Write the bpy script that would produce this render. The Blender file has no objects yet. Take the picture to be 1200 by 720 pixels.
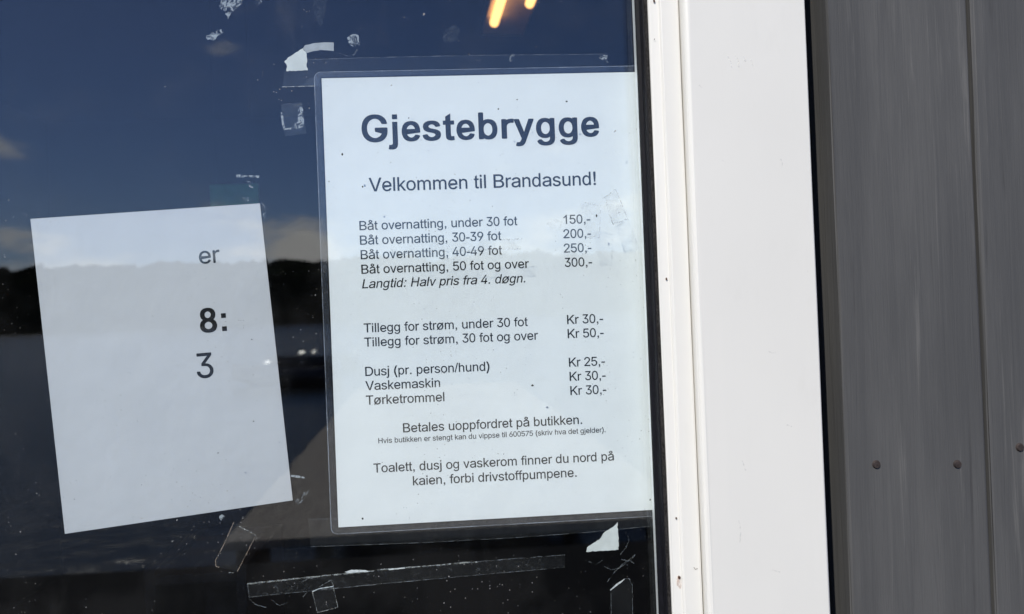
import bpy, bmesh, math, random
from mathutils import Vector, Matrix, noise
random.seed(7)
R = math.radians
scene = bpy.context.scene
COL = scene.collection

# ------------------------------------------------------------------ camera
CAM_LOC = Vector((0.0952, -0.4573, 0.138))
YAW, PITCH, ROLL = R(3.14), R(0.35), R(-2.24)
FPX = 800.0                                     # focal length in photo pixels (photo 1200 wide)
fwd = Vector((math.sin(YAW) * math.cos(PITCH), math.cos(YAW) * math.cos(PITCH), math.sin(PITCH)))
r0 = Vector((math.cos(YAW), -math.sin(YAW), 0))
u0 = r0.cross(fwd)
right = math.cos(ROLL) * r0 + math.sin(ROLL) * u0
up = -math.sin(ROLL) * r0 + math.cos(ROLL) * u0
cam_data = bpy.data.cameras.new('camera')
cam = bpy.data.objects.new('camera', cam_data)
COL.objects.link(cam)
m = Matrix((right, up, -fwd)).transposed().to_4x4()
m.translation = CAM_LOC
cam.matrix_world = m
cam_data.sensor_width = 36.0
cam_data.lens = 36.0 * FPX / 1200.0
cam_data.clip_start = 0.01
cam_data.clip_end = 3000
cam_data.dof.use_dof = True                     # focused on the notice: the room and the mirrored view are soft
cam_data.dof.focus_distance = 0.462
cam_data.dof.aperture_fstop = 8.0
scene.camera = cam

# ------------------------------------------------------------------ world, sun, exposure
SUN_EL, SUN_AZ = R(40), R(212)                  # azimuth clockwise from +Y: the sun is over the water, to the left
world = bpy.data.worlds.new('World')
scene.world = world
world.use_nodes = True
wn, wl = world.node_tree.nodes, world.node_tree.links
wn.clear()
wo = wn.new('ShaderNodeOutputWorld')
bg = wn.new('ShaderNodeBackground')
sky = wn.new('ShaderNodeTexSky')
sky.sky_type = 'NISHITA'
sky.sun_disc = False
sky.sun_elevation = SUN_EL
sky.sun_rotation = SUN_AZ
sky.air_density = 1.0
sky.dust_density = 0.1
sky.ozone_density = 3.0
bg.inputs['Strength'].default_value = 0.12
# scattered fair-weather clouds, the same all round
geo = wn.new('ShaderNodeNewGeometry')
sep = wn.new('ShaderNodeSeparateXYZ')
wl.new(geo.outputs['Incoming'], sep.inputs[0])
mp = wn.new('ShaderNodeMapping')
mp.inputs['Scale'].default_value = (1, 1, 2.6)
mp.inputs['Location'].default_value = (3.3, 0.7, 1.72)
wl.new(geo.outputs['Incoming'], mp.inputs['Vector'])
cn = wn.new('ShaderNodeTexNoise')
cn.inputs['Scale'].default_value = 5.5
cn.inputs['Detail'].default_value = 7
cn.inputs['Roughness'].default_value = 0.55
wl.new(mp.outputs[0], cn.inputs['Vector'])
el = wn.new('ShaderNodeMath'); el.operation = 'ABSOLUTE'
wl.new(sep.outputs['Z'], el.inputs[0])
cov = wn.new('ShaderNodeMapRange')              # more cloud towards the horizon
cov.inputs['From Min'].default_value = 0.0
cov.inputs['From Max'].default_value = 0.24
cov.inputs['To Min'].default_value = 0.17
cov.inputs['To Max'].default_value = -0.12
wl.new(el.outputs[0], cov.inputs['Value'])
ad = wn.new('ShaderNodeMath'); ad.operation = 'ADD'
wl.new(cn.outputs['Fac'], ad.inputs[0]); wl.new(cov.outputs[0], ad.inputs[1])
cr = wn.new('ShaderNodeMapRange')
cr.interpolation_type = 'SMOOTHSTEP'
cr.inputs['From Min'].default_value = 0.52
cr.inputs['From Max'].default_value = 0.70
wl.new(ad.outputs[0], cr.inputs['Value'])
mx = wn.new('ShaderNodeMix'); mx.data_type = 'RGBA'
wl.new(cr.outputs[0], mx.inputs[0])
tint = wn.new('ShaderNodeMix'); tint.data_type = 'RGBA'; tint.blend_type = 'MULTIPLY'; tint.inputs[0].default_value = 1.0
wl.new(sky.outputs[0], tint.inputs[6]); tint.inputs[7].default_value = (0.80, 0.85, 1.12, 1)
wl.new(tint.outputs[2], mx.inputs[6])
mx.inputs[7].default_value = (14.0, 13.6, 13.4, 1)
wl.new(mx.outputs[2], bg.inputs['Color'])
wl.new(bg.outputs[0], wo.inputs[0])

sun_data = bpy.data.lights.new('sun', 'SUN')
sun_data.energy = 4.5
sun_data.angle = R(0.5)
sun_data.color = (1.0, 0.95, 0.85)
sun = bpy.data.objects.new('sun', sun_data)
COL.objects.link(sun)
sd = Vector((math.sin(SUN_AZ) * math.cos(SUN_EL), math.cos(SUN_AZ) * math.cos(SUN_EL), math.sin(SUN_EL)))
sun.rotation_euler = sd.to_track_quat('Z', 'Y').to_euler()
sun.location = sd * 20

vs = scene.view_settings
vs.view_transform = 'Standard'; vs.look = 'None'; vs.exposure = 0.0; vs.gamma = 1.0
vs.use_curve_mapping = False
scene.render.engine = 'CYCLES'
scene.cycles.transparent_max_bounces = 48
scene.cycles.max_bounces = 10

# ------------------------------------------------------------------ helpers
def ray(px, py):
    return fwd + right * ((px - 600) / FPX) - up * ((py - 360) / FPX)

def at(px, py, Y):
    """the point of the plane y = Y that the photograph shows at (px, py)"""
    d = ray(px, py)
    return CAM_LOC + d * ((Y - CAM_LOC.y) / d.y)

def at_z(px, py, Z):
    d = ray(px, py)
    return CAM_LOC + d * ((Z - CAM_LOC.z) / d.z)

def mirrored(px, py, Z):
    """where the glass mirrors the ground of height Z at (px, py)"""
    g = at(px, py, GLASS_Y)
    d = ray(px, py); d.y = -d.y
    return g + d * ((Z - g.z) / d.z)

def props(o, label=None, cat=None, group=None, kind=None):
    if label: o['label'] = label
    if cat: o['category'] = cat
    if group: o['group'] = group
    if kind: o['kind'] = kind
    return o

def link(name, me, mat, parent=None):
    o = bpy.data.objects.new(name, me)
    COL.objects.link(o)
    if mat is not None and not me.materials: me.materials.append(mat)
    if parent is not None:
        o.parent = parent
        o.matrix_parent_inverse = Matrix.Translation(-parent.matrix_world.translation) if False else Matrix()
        o.location = o.location - abs_loc(parent)
    return o

def abs_loc(o):
    v = Vector((0, 0, 0))
    while o is not None:
        v = v + o.location
        o = o.parent
    return v

def empty(name, loc, label, cat, group=None):
    o = bpy.data.objects.new(name, None)
    o.empty_display_size = 0.05
    COL.objects.link(o)
    o.location = loc
    return props(o, label, cat, group)

def to_mesh(bm, name, smooth=False):
    bmesh.ops.recalc_face_normals(bm, faces=bm.faces)
    me = bpy.data.meshes.new(name)
    bm.to_mesh(me); bm.free()
    if smooth:
        for p in me.polygons: p.use_smooth = True
    return me

def rebase(me, o):
    """move the mesh so the object's origin is at its own middle"""
    if not me.vertices: return
    c = Vector((0, 0, 0))
    for v in me.vertices: c += v.co
    c /= len(me.vertices)
    me.transform(Matrix.Translation(-c))
    return c

def add(name, bm, mat, parent=None, smooth=False):
    me = to_mesh(bm, name, smooth)
    c = rebase(me, None)
    o = bpy.data.objects.new(name, me)
    COL.objects.link(o)
    me.materials.append(mat)
    if parent is not None:
        o.parent = parent
        o.location = c - abs_loc(parent)
    else:
        o.location = c
    return o

def prism(pts, y0, y1, bm=None):
    """outline of (x, z) points given thickness from y0 to y1"""
    bm = bm or bmesh.new()
    a = [bm.verts.new((x, y0, z)) for x, z in pts]
    b = [bm.verts.new((x, y1, z)) for x, z in pts]
    n = len(pts)
    bm.faces.new(a); bm.faces.new(list(reversed(b)))
    for i in range(n):
        bm.faces.new((a[i], b[i], b[(i + 1) % n], a[(i + 1) % n]))
    return bm

def box(x0, x1, y0, y1, z0, z1, bm=None, bevel=0):
    bm = bm or bmesh.new()
    vs_ = [bm.verts.new((x, y, z)) for x in (x0, x1) for y in (y0, y1) for z in (z0, z1)]
    fs = [bm.faces.new([vs_[i] for i in q]) for q in ((0, 1, 3, 2), (4, 6, 7, 5), (0, 4, 5, 1), (2, 3, 7, 6), (0, 2, 6, 4), (1, 5, 7, 3))]
    if bevel:
        es = set(e for f in fs for e in f.edges)
        bmesh.ops.bevel(bm, geom=list(es), offset=bevel, segments=3, profile=0.5, affect='EDGES')
    return bm

def extrude_profile(prof, z0, z1, rows=1, wob=0.0, seed=0):
    """closed (x, y) profile run up from z0 to z1, with a hand-made waver of its lines"""
    bm = bmesh.new()
    rings = []
    for k in range(rows + 1):
        z = z0 + (z1 - z0) * k / rows
        ring = []
        for i, (x, y) in enumerate(prof):
            d = noise.noise(Vector((z * 9, i * 3.1 + seed, 0.5))) * wob
            ring.append(bm.verts.new((x + d, y + d * 0.6, z)))
        rings.append(ring)
    n = len(prof)
    for a, b in zip(rings, rings[1:]):
        for i in range(n):
            bm.faces.new((a[i], a[(i + 1) % n], b[(i + 1) % n], b[i]))
    bm.faces.new(rings[0]); bm.faces.new(list(reversed(rings[-1])))
    return bm

def arc(cx, cy, r, a0, a1, n):
    return [(cx + r * math.cos(R(a0 + (a1 - a0) * i / n)), cy + r * math.sin(R(a0 + (a1 - a0) * i / n))) for i in range(n + 1)]

# ------------------------------------------------------------------ materials
def new_mat(name):
    mt = bpy.data.materials.new(name)
    mt.use_nodes = True
    nt = mt.node_tree
    nt.nodes.clear()
    out = nt.nodes.new('ShaderNodeOutputMaterial')
    return mt, nt.nodes, nt.links, out

def N(n, kind, **kw):
    x = n.new(kind)
    for k, v in kw.items():
        if k in ('operation', 'data_type', 'blend_type', 'interpolation_type', 'feature', 'noise_dimensions', 'voronoi_dimensions', 'use_clamp'):
            setattr(x, k, v)
        else:
            x.inputs[k.replace('_', ' ')].default_value = v
    return x

def coords(n, l, scale=(1, 1, 1), loc=(0, 0, 0), rot=(0, 0, 0), world=True):
    tc = n.new('ShaderNodeNewGeometry') if world else n.new('ShaderNodeTexCoord')
    mp = n.new('ShaderNodeMapping')
    mp.inputs['Scale'].default_value = scale
    mp.inputs['Location'].default_value = loc
    mp.inputs['Rotation'].default_value = rot
    l.new(tc.outputs['Position' if world else 'Object'], mp.inputs[0])
    return mp.outputs[0]

def rng(n, l, src, a, b, c=0.0, d=1.0, smooth=True):
    x = n.new('ShaderNodeMapRange')
    if smooth: x.interpolation_type = 'SMOOTHSTEP'
    x.inputs['From Min'].default_value = a; x.inputs['From Max'].default_value = b
    x.inputs['To Min'].default_value = c; x.inputs['To Max'].default_value = d
    l.new(src, x.inputs['Value'])
    return x.outputs[0]

def math_(n, l, op, a, b):
    x = n.new('ShaderNodeMath'); x.operation = op
    for i, s in enumerate((a, b)):
        if s is None: continue
        if isinstance(s, (int, float)): x.inputs[i].default_value = s
        else: l.new(s, x.inputs[i])
    return x.outputs[0]

def mixc(n, l, fac, a, b):
    x = n.new('ShaderNodeMix'); x.data_type = 'RGBA'
    if isinstance(fac, (int, float)): x.inputs[0].default_value = fac
    else: l.new(fac, x.inputs[0])
    for i, s in ((6, a), (7, b)):
        if isinstance(s, tuple): x.inputs[i].default_value = s + (1,) if len(s) == 3 else s
        else: l.new(s, x.inputs[i])
    return x.outputs[2]

def ntex(n, l, vec, scale, detail=3, rough=0.5, dist=0.0):
    x = n.new('ShaderNodeTexNoise')
    x.inputs['Scale'].default_value = scale; x.inputs['Detail'].default_value = detail
    x.inputs['Roughness'].default_value = rough; x.inputs['Distortion'].default_value = dist
    l.new(vec, x.inputs['Vector'])
    return x.outputs['Fac']

def bump(n, l, h, strength, dist):
    b = n.new('ShaderNodeBump')
    b.inputs['Strength'].default_value = strength; b.inputs['Distance'].default_value = dist
    l.new(h, b.inputs['Height'])
    return b.outputs[0]

def schlick(n, l, f0, normal=None):
    """mirror share of a face of clear glass or film, the same seen from either side"""
    g = n.new('ShaderNodeNewGeometry')
    d = n.new('ShaderNodeVectorMath'); d.operation = 'DOT_PRODUCT'
    l.new(g.outputs['Normal'], d.inputs[0]); l.new(g.outputs['Incoming'], d.inputs[1])
    a = math_(n, l, 'ABSOLUTE', d.outputs['Value'], None)
    i = math_(n, l, 'SUBTRACT', 1.0, a)
    p = math_(n, l, 'POWER', i, 5.0)
    q = math_(n, l, 'MULTIPLY', p, 1.0 - f0)
    return math_(n, l, 'ADD', q, f0)

def simple(name, col, rough=0.5, metal=0.0, spec=0.5, var=0.0, scale=40, bstr=0.0, bscale=200, bdist=0.0005, stretch=(1, 1, 1), emit=None):
    mt, n, l, out = new_mat(name)
    p = n.new('ShaderNodeBsdfPrincipled')
    p.inputs['Roughness'].default_value = rough
    p.inputs['Metallic'].default_value = metal
    p.inputs['Specular IOR Level'].default_value = spec
    v = coords(n, l, stretch)
    f = ntex(n, l, v, scale, 5, 0.6)
    f2 = rng(n, l, f, 0.3, 0.7, 0, 1)
    dark = tuple(c * (1 - var) for c in col)
    l.new(mixc(n, l, f2, dark, col), p.inputs['Base Color'])
    if bstr:
        l.new(bump(n, l, ntex(n, l, v, bscale, 4, 0.6), bstr, bdist), p.inputs['Normal'])
    if emit:
        p.inputs['Emission Color'].default_value = emit[0] + (1,)
        p.inputs['Emission Strength'].default_value = emit[1]
    l.new(p.outputs[0], out.inputs[0])
    return mt

def specks(n, l, cell, keep, r0, r1, seed=0.0):
    """scattered dust specks in the window plane: 0..1"""
    v = coords(n, l, (1 / cell, 0.0, 1 / cell), (seed, 0, seed * 1.7))
    w = n.new('ShaderNodeTexNoise'); w.inputs['Scale'].default_value = 2.5; w.inputs['Detail'].default_value = 2
    l.new(v, w.inputs['Vector'])
    vm = n.new('ShaderNodeVectorMath'); vm.operation = 'MULTIPLY_ADD'
    l.new(w.outputs['Color'], vm.inputs[0]); vm.inputs[1].default_value = (0.35, 0, 0.35); l.new(v, vm.inputs[2])
    vo = n.new('ShaderNodeTexVoronoi'); vo.inputs['Scale'].default_value = 1.0
    l.new(vm.outputs[0], vo.inputs['Vector'])
    sp = n.new('ShaderNodeSeparateColor'); l.new(vo.outputs['Color'], sp.inputs[0])
    rad = rng(n, l, sp.outputs[1], 0, 1, r0, r1, False)
    a = math_(n, l, 'LESS_THAN', vo.outputs['Distance'], rad)
    b = math_(n, l, 'GREATER_THAN', sp.outputs[0], 1 - keep)
    return math_(n, l, 'MULTIPLY', a, b)

def glass_mat(name, f0, tint, dirt):
    mt, n, l, out = new_mat(name)
    tr = n.new('ShaderNodeBsdfTransparent'); tr.inputs[0].default_value = tint + (1,)
    gl = n.new('ShaderNodeBsdfGlossy'); gl.inputs['Roughness'].default_value = 0.012
    m1 = n.new('ShaderNodeMixShader')
    l.new(schlick(n, l, f0), m1.inputs[0]); l.new(tr.outputs[0], m1.inputs[1]); l.new(gl.outputs[0], m1.inputs[2])
    if not dirt:
        l.new(m1.outputs[0], out.inputs[0]); return mt
    df = n.new('ShaderNodeBsdfDiffuse'); df.inputs[0].default_value = (0.36, 0.36, 0.35, 1)
    # dust is thicker in some places than in others
    patch = rng(n, l, ntex(n, l, coords(n, l, (1, 1, 1), (3.1, 0, 0.7)), 14, 3, 0.6), 0.42, 0.66)
    s1 = math_(n, l, 'MULTIPLY', specks(n, l, 0.0035, 0.22, 0.03, 0.10, 2.2), rng(n, l, patch, 0, 1, 0.12, 0.9))
    s2 = math_(n, l, 'MULTIPLY', specks(n, l, 0.011, 0.14, 0.02, 0.07, 7.4), 0.55)
    s3 = math_(n, l, 'MULTIPLY', specks(n, l, 0.0016, 0.22, 0.05, 0.20, 4.4), rng(n, l, patch, 0.2, 1, 0.08, 0.6))
    sm = rng(n, l, ntex(n, l, coords(n, l, (60, 1, 9), (1, 2, 3), (0, 0.5, 0)), 1.0, 5, 0.65, 0.6), 0.58, 0.80, 0.0, 0.035)
    t = math_(n, l, 'MAXIMUM', s1, s2); t = math_(n, l, 'MAXIMUM', t, s3)
    t = math_(n, l, 'ADD', t, sm)
    t = math_(n, l, 'ADD', t, rng(n, l, patch, 0, 1, 0.002, 0.018))
    m2 = n.new('ShaderNodeMixShader')
    l.new(t, m2.inputs[0]); l.new(m1.outputs[0], m2.inputs[1]); l.new(df.outputs[0], m2.inputs[2])
    l.new(m2.outputs[0], out.inputs[0])
    return mt

def film_mat(name, f0, tint, rough, haze, hcol=(0.7, 0.72, 0.75), bs=0.3, bscale=30, seed=0, wear=0.0, wearscale=300):
    """clear plastic film: tape, lamination"""
    mt, n, l, out = new_mat(name)
    tr = n.new('ShaderNodeBsdfTransparent'); tr.inputs[0].default_value = tint + (1,)
    gl = n.new('ShaderNodeBsdfGlossy'); gl.inputs['Roughness'].default_value = rough
    v = coords(n, l, (1, 1, 1), (seed, seed, seed))
    l.new(bump(n, l, ntex(n, l, v, bscale, 3, 0.6), bs, 0.0008), gl.inputs['Normal'])
    df = n.new('ShaderNodeBsdfDiffuse'); df.inputs[0].default_value = hcol + (1,)
    m1 = n.new('ShaderNodeMixShader')
    l.new(schlick(n, l, f0), m1.inputs[0]); l.new(tr.outputs[0], m1.inputs[1]); l.new(gl.outputs[0], m1.inputs[2])
    m2 = n.new('ShaderNodeMixShader')
    f = rng(n, l, ntex(n, l, v, 90, 4, 0.7), 0.3, 0.75, haze * 0.5, haze * 1.5)
    if wear:
        w = rng(n, l, ntex(n, l, v, wearscale, 6, 0.75, 0.8), 0.55, 0.66, 0.0, wear)
        f = math_(n, l, 'ADD', f, w)
    l.new(f, m2.inputs[0]); l.new(m1.outputs[0], m2.inputs[1]); l.new(df.outputs[0], m2.inputs[2])
    l.new(m2.outputs[0], out.inputs[0])
    return mt

def residue_mat(name, col, a, b, scale, mxa=1.0, stretch=(1, 1, 1), seed=0.0, dist=1.0):
    """patchy dried glue or paper fluff with holes in it"""
    mt, n, l, out = new_mat(name)
    tr = n.new('ShaderNodeBsdfTransparent')
    df = n.new('ShaderNodeBsdfDiffuse'); df.inputs[0].default_value = col + (1,)
    v = coords(n, l, stretch, (seed, 0, seed))
    f = rng(n, l, ntex(n, l, v, scale, 6, 0.7, dist), a, b, 0.0, mxa)
    m2 = n.new('ShaderNodeMixShader')
    l.new(f, m2.inputs[0]); l.new(tr.outputs[0], m2.inputs[1]); l.new(df.outputs[0], m2.inputs[2])
    l.new(m2.outputs[0], out.inputs[0])
    return mt

def paint_mat(name, col, grain=(1, 1, 1)):
    mt, n, l, out = new_mat(name)
    p = n.new('ShaderNodeBsdfPrincipled')
    p.inputs['Roughness'].default_value = 0.42
    p.inputs['Specular IOR Level'].default_value = 0.35
    big = rng(n, l, ntex(n, l, coords(n, l), 9, 3, 0.5), 0.3, 0.7)
    c = mixc(n, l, big, tuple(x * 0.975 for x in col), col)
    dirt = math_(n, l, 'MULTIPLY', specks(n, l, 0.012, 0.12, 0.02, 0.05, 1.3), 0.5)
    c = mixc(n, l, dirt, c, (0.35, 0.31, 0.26))
    grime = rng(n, l, ntex(n, l, coords(n, l, (1, 1, 0.35)), 45, 5, 0.7), 0.55, 0.85, 0, 0.20)
    c = mixc(n, l, grime, c, (0.55, 0.53, 0.48))
    l.new(c, p.inputs['Base Color'])
    br = ntex(n, l, coords(n, l, (260, 260, 6)), 1.0, 4, 0.6)
    lo = ntex(n, l, coords(n, l, (1, 1, 0.5)), 40, 3, 0.6)
    h = math_(n, l, 'ADD', math_(n, l, 'MULTIPLY', br, 0.35), lo)
    l.new(bump(n, l, h, 0.25, 0.0005), p.inputs['Normal'])
    l.new(p.outputs[0], out.inputs[0])
    return mt

M = {}
M['paint'] = paint_mat('white_paint', (0.72, 0.705, 0.655))
M['pane_front'] = glass_mat('dusty_glass', 0.037, (0.978, 0.991, 0.992), True)
M['pane_back'] = glass_mat('clear_glass', 0.037, (0.978, 0.991, 0.992), False)
M['rubber'] = simple('black_rubber', (0.007, 0.007, 0.010), 0.6, spec=0.15, var=0.4, scale=300, bstr=0.6, bscale=900, bdist=0.0004)
M['rubber_edge'] = simple('dusty_rubber_lip', (0.045, 0.042, 0.04), 0.85, spec=0.1, var=0.9, scale=600, bstr=0.9, bscale=900, bdist=0.0005)
M['alu'] = simple('aluminium_spacer', (0.85, 0.87, 0.87), 0.45, metal=0.3, var=0.12, scale=60)
M['black'] = simple('black_sealant_gap_shade', (0.012, 0.012, 0.014), 0.6, spec=0.2)  # real sealant, and black standing in for shade in the gap
M['paper'] = simple('printer_paper', (0.90, 0.90, 0.895), 0.8, spec=0.15, var=0.03, scale=25, bstr=0.4, bscale=16, bdist=0.003)
M['paper_grey'] = simple('thin_paper', (0.60, 0.595, 0.62), 0.8, spec=0.15, var=0.03, scale=18, bstr=0.5, bscale=13, bdist=0.004)
M['scrap'] = simple('torn_paper', (0.78, 0.79, 0.76), 0.85, spec=0.1, var=0.12, scale=90, bstr=0.4, bscale=400)
M['scrap_grey'] = simple('torn_paper_thin', (0.50, 0.51, 0.52), 0.85, spec=0.1, var=0.2, scale=120, bstr=0.4, bscale=400)
M['ink'] = simple('printed_ink', (0.010, 0.011, 0.014), 0.6, spec=0.1, var=0.2, scale=300)
M['pouch'] = film_mat('laminating_film', 0.024, (0.99, 0.992, 0.995), 0.08, 0.008, bs=0.9, bscale=22)
M['tape'] = film_mat('clear_tape', 0.014, (0.97, 0.975, 0.98), 0.22, 0.006, bs=0.6, bscale=80, seed=2.0)
M['tape_old'] = film_mat('old_clear_tape', 0.022, (0.93, 0.94, 0.95), 0.28, 0.004, bs=0.8, bscale=120, seed=5.0, wear=0.03)
M['tape_edge'] = residue_mat('dusty_tape_edge', (0.62, 0.62, 0.60), 0.36, 0.66, 300, 0.55, (1, 1, 1), 1.0)
M['tape_edge_faint'] = residue_mat('faint_tape_edge', (0.55, 0.57, 0.60), 0.35, 0.75, 160, 0.26, (1, 1, 1), 3.0)
M['glint'] = residue_mat('tape_crease_glint', (0.9, 0.9, 0.9), 0.2, 0.6, 200, 0.95, (1, 1, 1), 6.0)  # white painted as glint on the tape, also on its creases
M['residue'] = residue_mat('dried_glue', (0.55, 0.58, 0.62), 0.44, 0.60, 240, 0.60, (1, 1, 1), 9.0)
M['residue_soft'] = residue_mat('faint_dried_glue', (0.50, 0.52, 0.56), 0.46, 0.68, 330, 0.32, (1, 1, 1), 12.0)
M['residue_dim'] = residue_mat('dirt_smudge', (0.30, 0.32, 0.34), 0.42, 0.62, 520, 0.075, (1, 1, 1), 15.0)
M['rust'] = simple('rusty_iron', (0.10, 0.045, 0.025), 0.8, var=0.6, scale=900)
M['stain'] = residue_mat('rust_stain', (0.55, 0.33, 0.22), 0.30, 0.75, 500, 0.35, (1, 1, 0.4), 1.0)

# ================================================================== setting
GLASS_Y = -0.0175
GZ = -1.40                                     # quay level, the camera is held 1.54 m above it

def X(px, Y, py=360):
    return at(px, py, Y).x

def struct(name, bm, mat, smooth=False):
    return props(add(name, bm, mat, None, smooth), kind='structure')

M['asphalt'] = simple('dark_quay_asphalt', (0.022, 0.022, 0.023), 0.9, spec=0.1, var=0.4, scale=30, bstr=0.5, bscale=300, bdist=0.003)
M['hill'] = simple('forested_hillside', (0.020, 0.028, 0.016), 1.0, spec=0.0, var=0.5, scale=0.05)
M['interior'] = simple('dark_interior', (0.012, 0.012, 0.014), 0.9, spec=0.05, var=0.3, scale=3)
M['planks'] = simple('weathered_planks', (0.56, 0.50, 0.42), 0.85, spec=0.1, var=0.35, scale=6, stretch=(8, 0.5, 1))
mt, n, l, out = new_mat('fjord_water')
p = n.new('ShaderNodeBsdfPrincipled'); p.inputs['Base Color'].default_value = (0.004, 0.010, 0.016, 1)
p.inputs['Roughness'].default_value = 0.22; p.inputs['IOR'].default_value = 1.33; p.inputs['Specular IOR Level'].default_value = 0.2
l.new(bump(n, l, ntex(n, l, coords(n, l, (1, 2.2, 1)), 1.1, 5, 0.6), 0.45, 0.10), p.inputs['Normal'])
l.new(p.outputs[0], out.inputs[0]); M['water'] = mt
M['wall_white'] = paint_mat('white_wall_paint', (0.78, 0.78, 0.76))
M['nail'] = simple('dull_nail', (0.06, 0.045, 0.04), 0.7, metal=0.3, var=0.5, scale=400)
mt, n, l, out = new_mat('dark_grey_board_paint')
p = n.new('ShaderNodeBsdfPrincipled'); p.inputs['Roughness'].default_value = 0.65; p.inputs['Specular IOR Level'].default_value = 0.3
gr = ntex(n, l, coords(n, l, (150, 150, 5)), 1.0, 6, 0.65, 0.4)
wr = rng(n, l, ntex(n, l, coords(n, l, (22, 22, 3), (4, 0, 1)), 1.0, 5, 0.65), 0.35, 0.7)
c = mixc(n, l, wr, (0.070, 0.070, 0.070), (0.094, 0.093, 0.091))
c = mixc(n, l, rng(n, l, gr, 0.60, 0.72, 0, 0.45), c, (0.17, 0.165, 0.155))
c = mixc(n, l, rng(n, l, gr, 0.40, 0.28, 0, 0.5), c, (0.035, 0.034, 0.034))
l.new(c, p.inputs['Base Color'])
l.new(bump(n, l, gr, 0.6, 0.0012), p.inputs['Normal']); l.new(p.outputs[0], out.inputs[0]); M['grey_board'] = mt

# quay in front of the window, pier beyond it, water, far shore
struct('quay', box(-14, 14, -4.0, -0.06, GZ - 1.6, GZ), M['asphalt'])
struct('water', box(-900, 900, -1200, 40, GZ - 1.05, GZ - 1.0), M['water'])
a = mirrored(262, 636, GZ + 0.004); b = mirrored(396, 482, GZ + 0.004)
s = (b.x - a.x) / (b.y - a.y)
pier = empty('pier', (a.x + 1.5, a.y, GZ), 'weathered grey plank pier mirrored dimly beside the price notice', 'pier')
far_y = -26.0
for k in range(20):                            # boards laid across
    y0 = a.y - k * 0.5; y1 = y0 - 0.485
    bm = bmesh.new()
    xl0 = a.x + s * (y0 - a.y); xl1 = a.x + s * (y1 - a.y)
    j = random.uniform(-0.02, 0.02)
    pts = [(xl0 + j, y0), (xl1 + j, y1), (xl1 + 3.4 + j, y1), (xl0 + 3.4 + j, y0)]
    lo = [bm.verts.new((x, y, GZ - 0.06)) for x, y in pts]; hi = [bm.verts.new((x, y, GZ + random.uniform(0, 0.006))) for x, y in pts]
    bm.faces.new(lo); bm.faces.new(hi)
    for i in range(4): bm.faces.new((lo[i], lo[(i + 1) % 4], hi[(i + 1) % 4], hi[i]))
    add('plank', bm, M['planks'], pier)
for k in range(3):
    y = a.y - 0.3 - k * 3.4
    for dx in (0.12, 3.2):
        bm = bmesh.new()
        bmesh.ops.create_cone(bm, cap_ends=True, segments=10, radius1=0.12, radius2=0.12, depth=1.6,
                              matrix=Matrix.Translation((a.x + s * (y - a.y) + dx, y, GZ - 0.87)))
        add('pile', bm, M['interior'], pier, True)

# the far shore
bm = bmesh.new()
top = []; foot = []
for i in range(901):
    x = -900 + i * 2.0
    h = 43 + 9 * noise.noise(Vector((x * 0.004, 2.2, 0))) + 6 * noise.noise(Vector((x * 0.02, 5, 0))) + 6.0 * noise.noise(Vector((x * 0.05, 1, 0))) + 4.5 * abs(noise.noise(Vector((x * 0.21, 3, 0)))) + 4.0 * noise.noise(Vector((x * 0.47, 8, 0)))
    foot.append(bm.verts.new((x, -430, GZ - 1.2)))
    top.append((bm.verts.new((x, -460, h * 0.72 + GZ)), bm.verts.new((x, -520, h + GZ + 2 + 1.2 * noise.noise(Vector((x * 0.9, 4, 0)))))))
for i in range(900):
    bm.faces.new((foot[i], foot[i + 1], top[i + 1][0], top[i][0]))
    bm.faces.new((top[i][0], top[i + 1][0], top[i + 1][1], top[i][1]))
struct('far_shore_hill', bm, M['hill'])

# the room behind the glass
XR = X(772, -0.0315)                            # where the glazing bead starts
WX0, WX1, WZ0, WZ1 = -0.62, XR + 0.05, -0.45, 0.75
RY = 3.4
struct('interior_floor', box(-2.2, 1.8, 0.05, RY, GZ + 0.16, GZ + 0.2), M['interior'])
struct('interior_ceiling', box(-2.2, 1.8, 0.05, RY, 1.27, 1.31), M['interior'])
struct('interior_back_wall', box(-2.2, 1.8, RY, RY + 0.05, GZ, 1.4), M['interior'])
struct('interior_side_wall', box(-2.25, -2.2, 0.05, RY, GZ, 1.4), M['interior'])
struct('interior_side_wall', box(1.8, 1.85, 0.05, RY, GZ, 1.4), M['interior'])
struct('wall_below_window', box(-2.25, XR + 0.02, 0.0, 0.05, GZ, WZ0), M['wall_white'])
struct('wall_above_window', box(-2.25, XR + 0.02, 0.0, 0.05, WZ1, 1.4), M['wall_white'])
struct('wall_left_of_window', box(-2.25, WX0, 0.0, 0.05, WZ0, WZ1), M['wall_white'])

# ================================================================== the shop window
win = empty('shop_window', (0, 0, WZ0), 'dark double glazed shop window in a white painted frame', 'window')
sheet_e = X(754.4, 0.0)
sp_l = X(754.6, -0.0055) + 0.0002               # left face of the spacer bar
sp_r = sp_l + 0.0062
gp = add('glass_pane', box(WX0 + 0.02, XR + 0.006, -0.0175, -0.0135, WZ0 + 0.02, WZ1 - 0.02), M['pane_back'], win)
gp.data.materials.append(M['pane_front'])       # dust lies on the outer face only
for f_ in gp.data.polygons:
    if f_.normal.y < -0.5: f_.material_index = 1
add('glass_pane', box(WX0 + 0.02, XR + 0.006, -0.0055, -0.0015, WZ0 + 0.02, WZ1 - 0.02), M['pane_back'], win)
add('spacer_bar', extrude_profile([(sp_l, -0.0134), (sp_l, -0.0056), (sp_r, -0.0056), (sp_r, -0.0134)], WZ0 + 0.021, WZ1 - 0.021, 30, 0.00025, 3), M['alu'], win)
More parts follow.
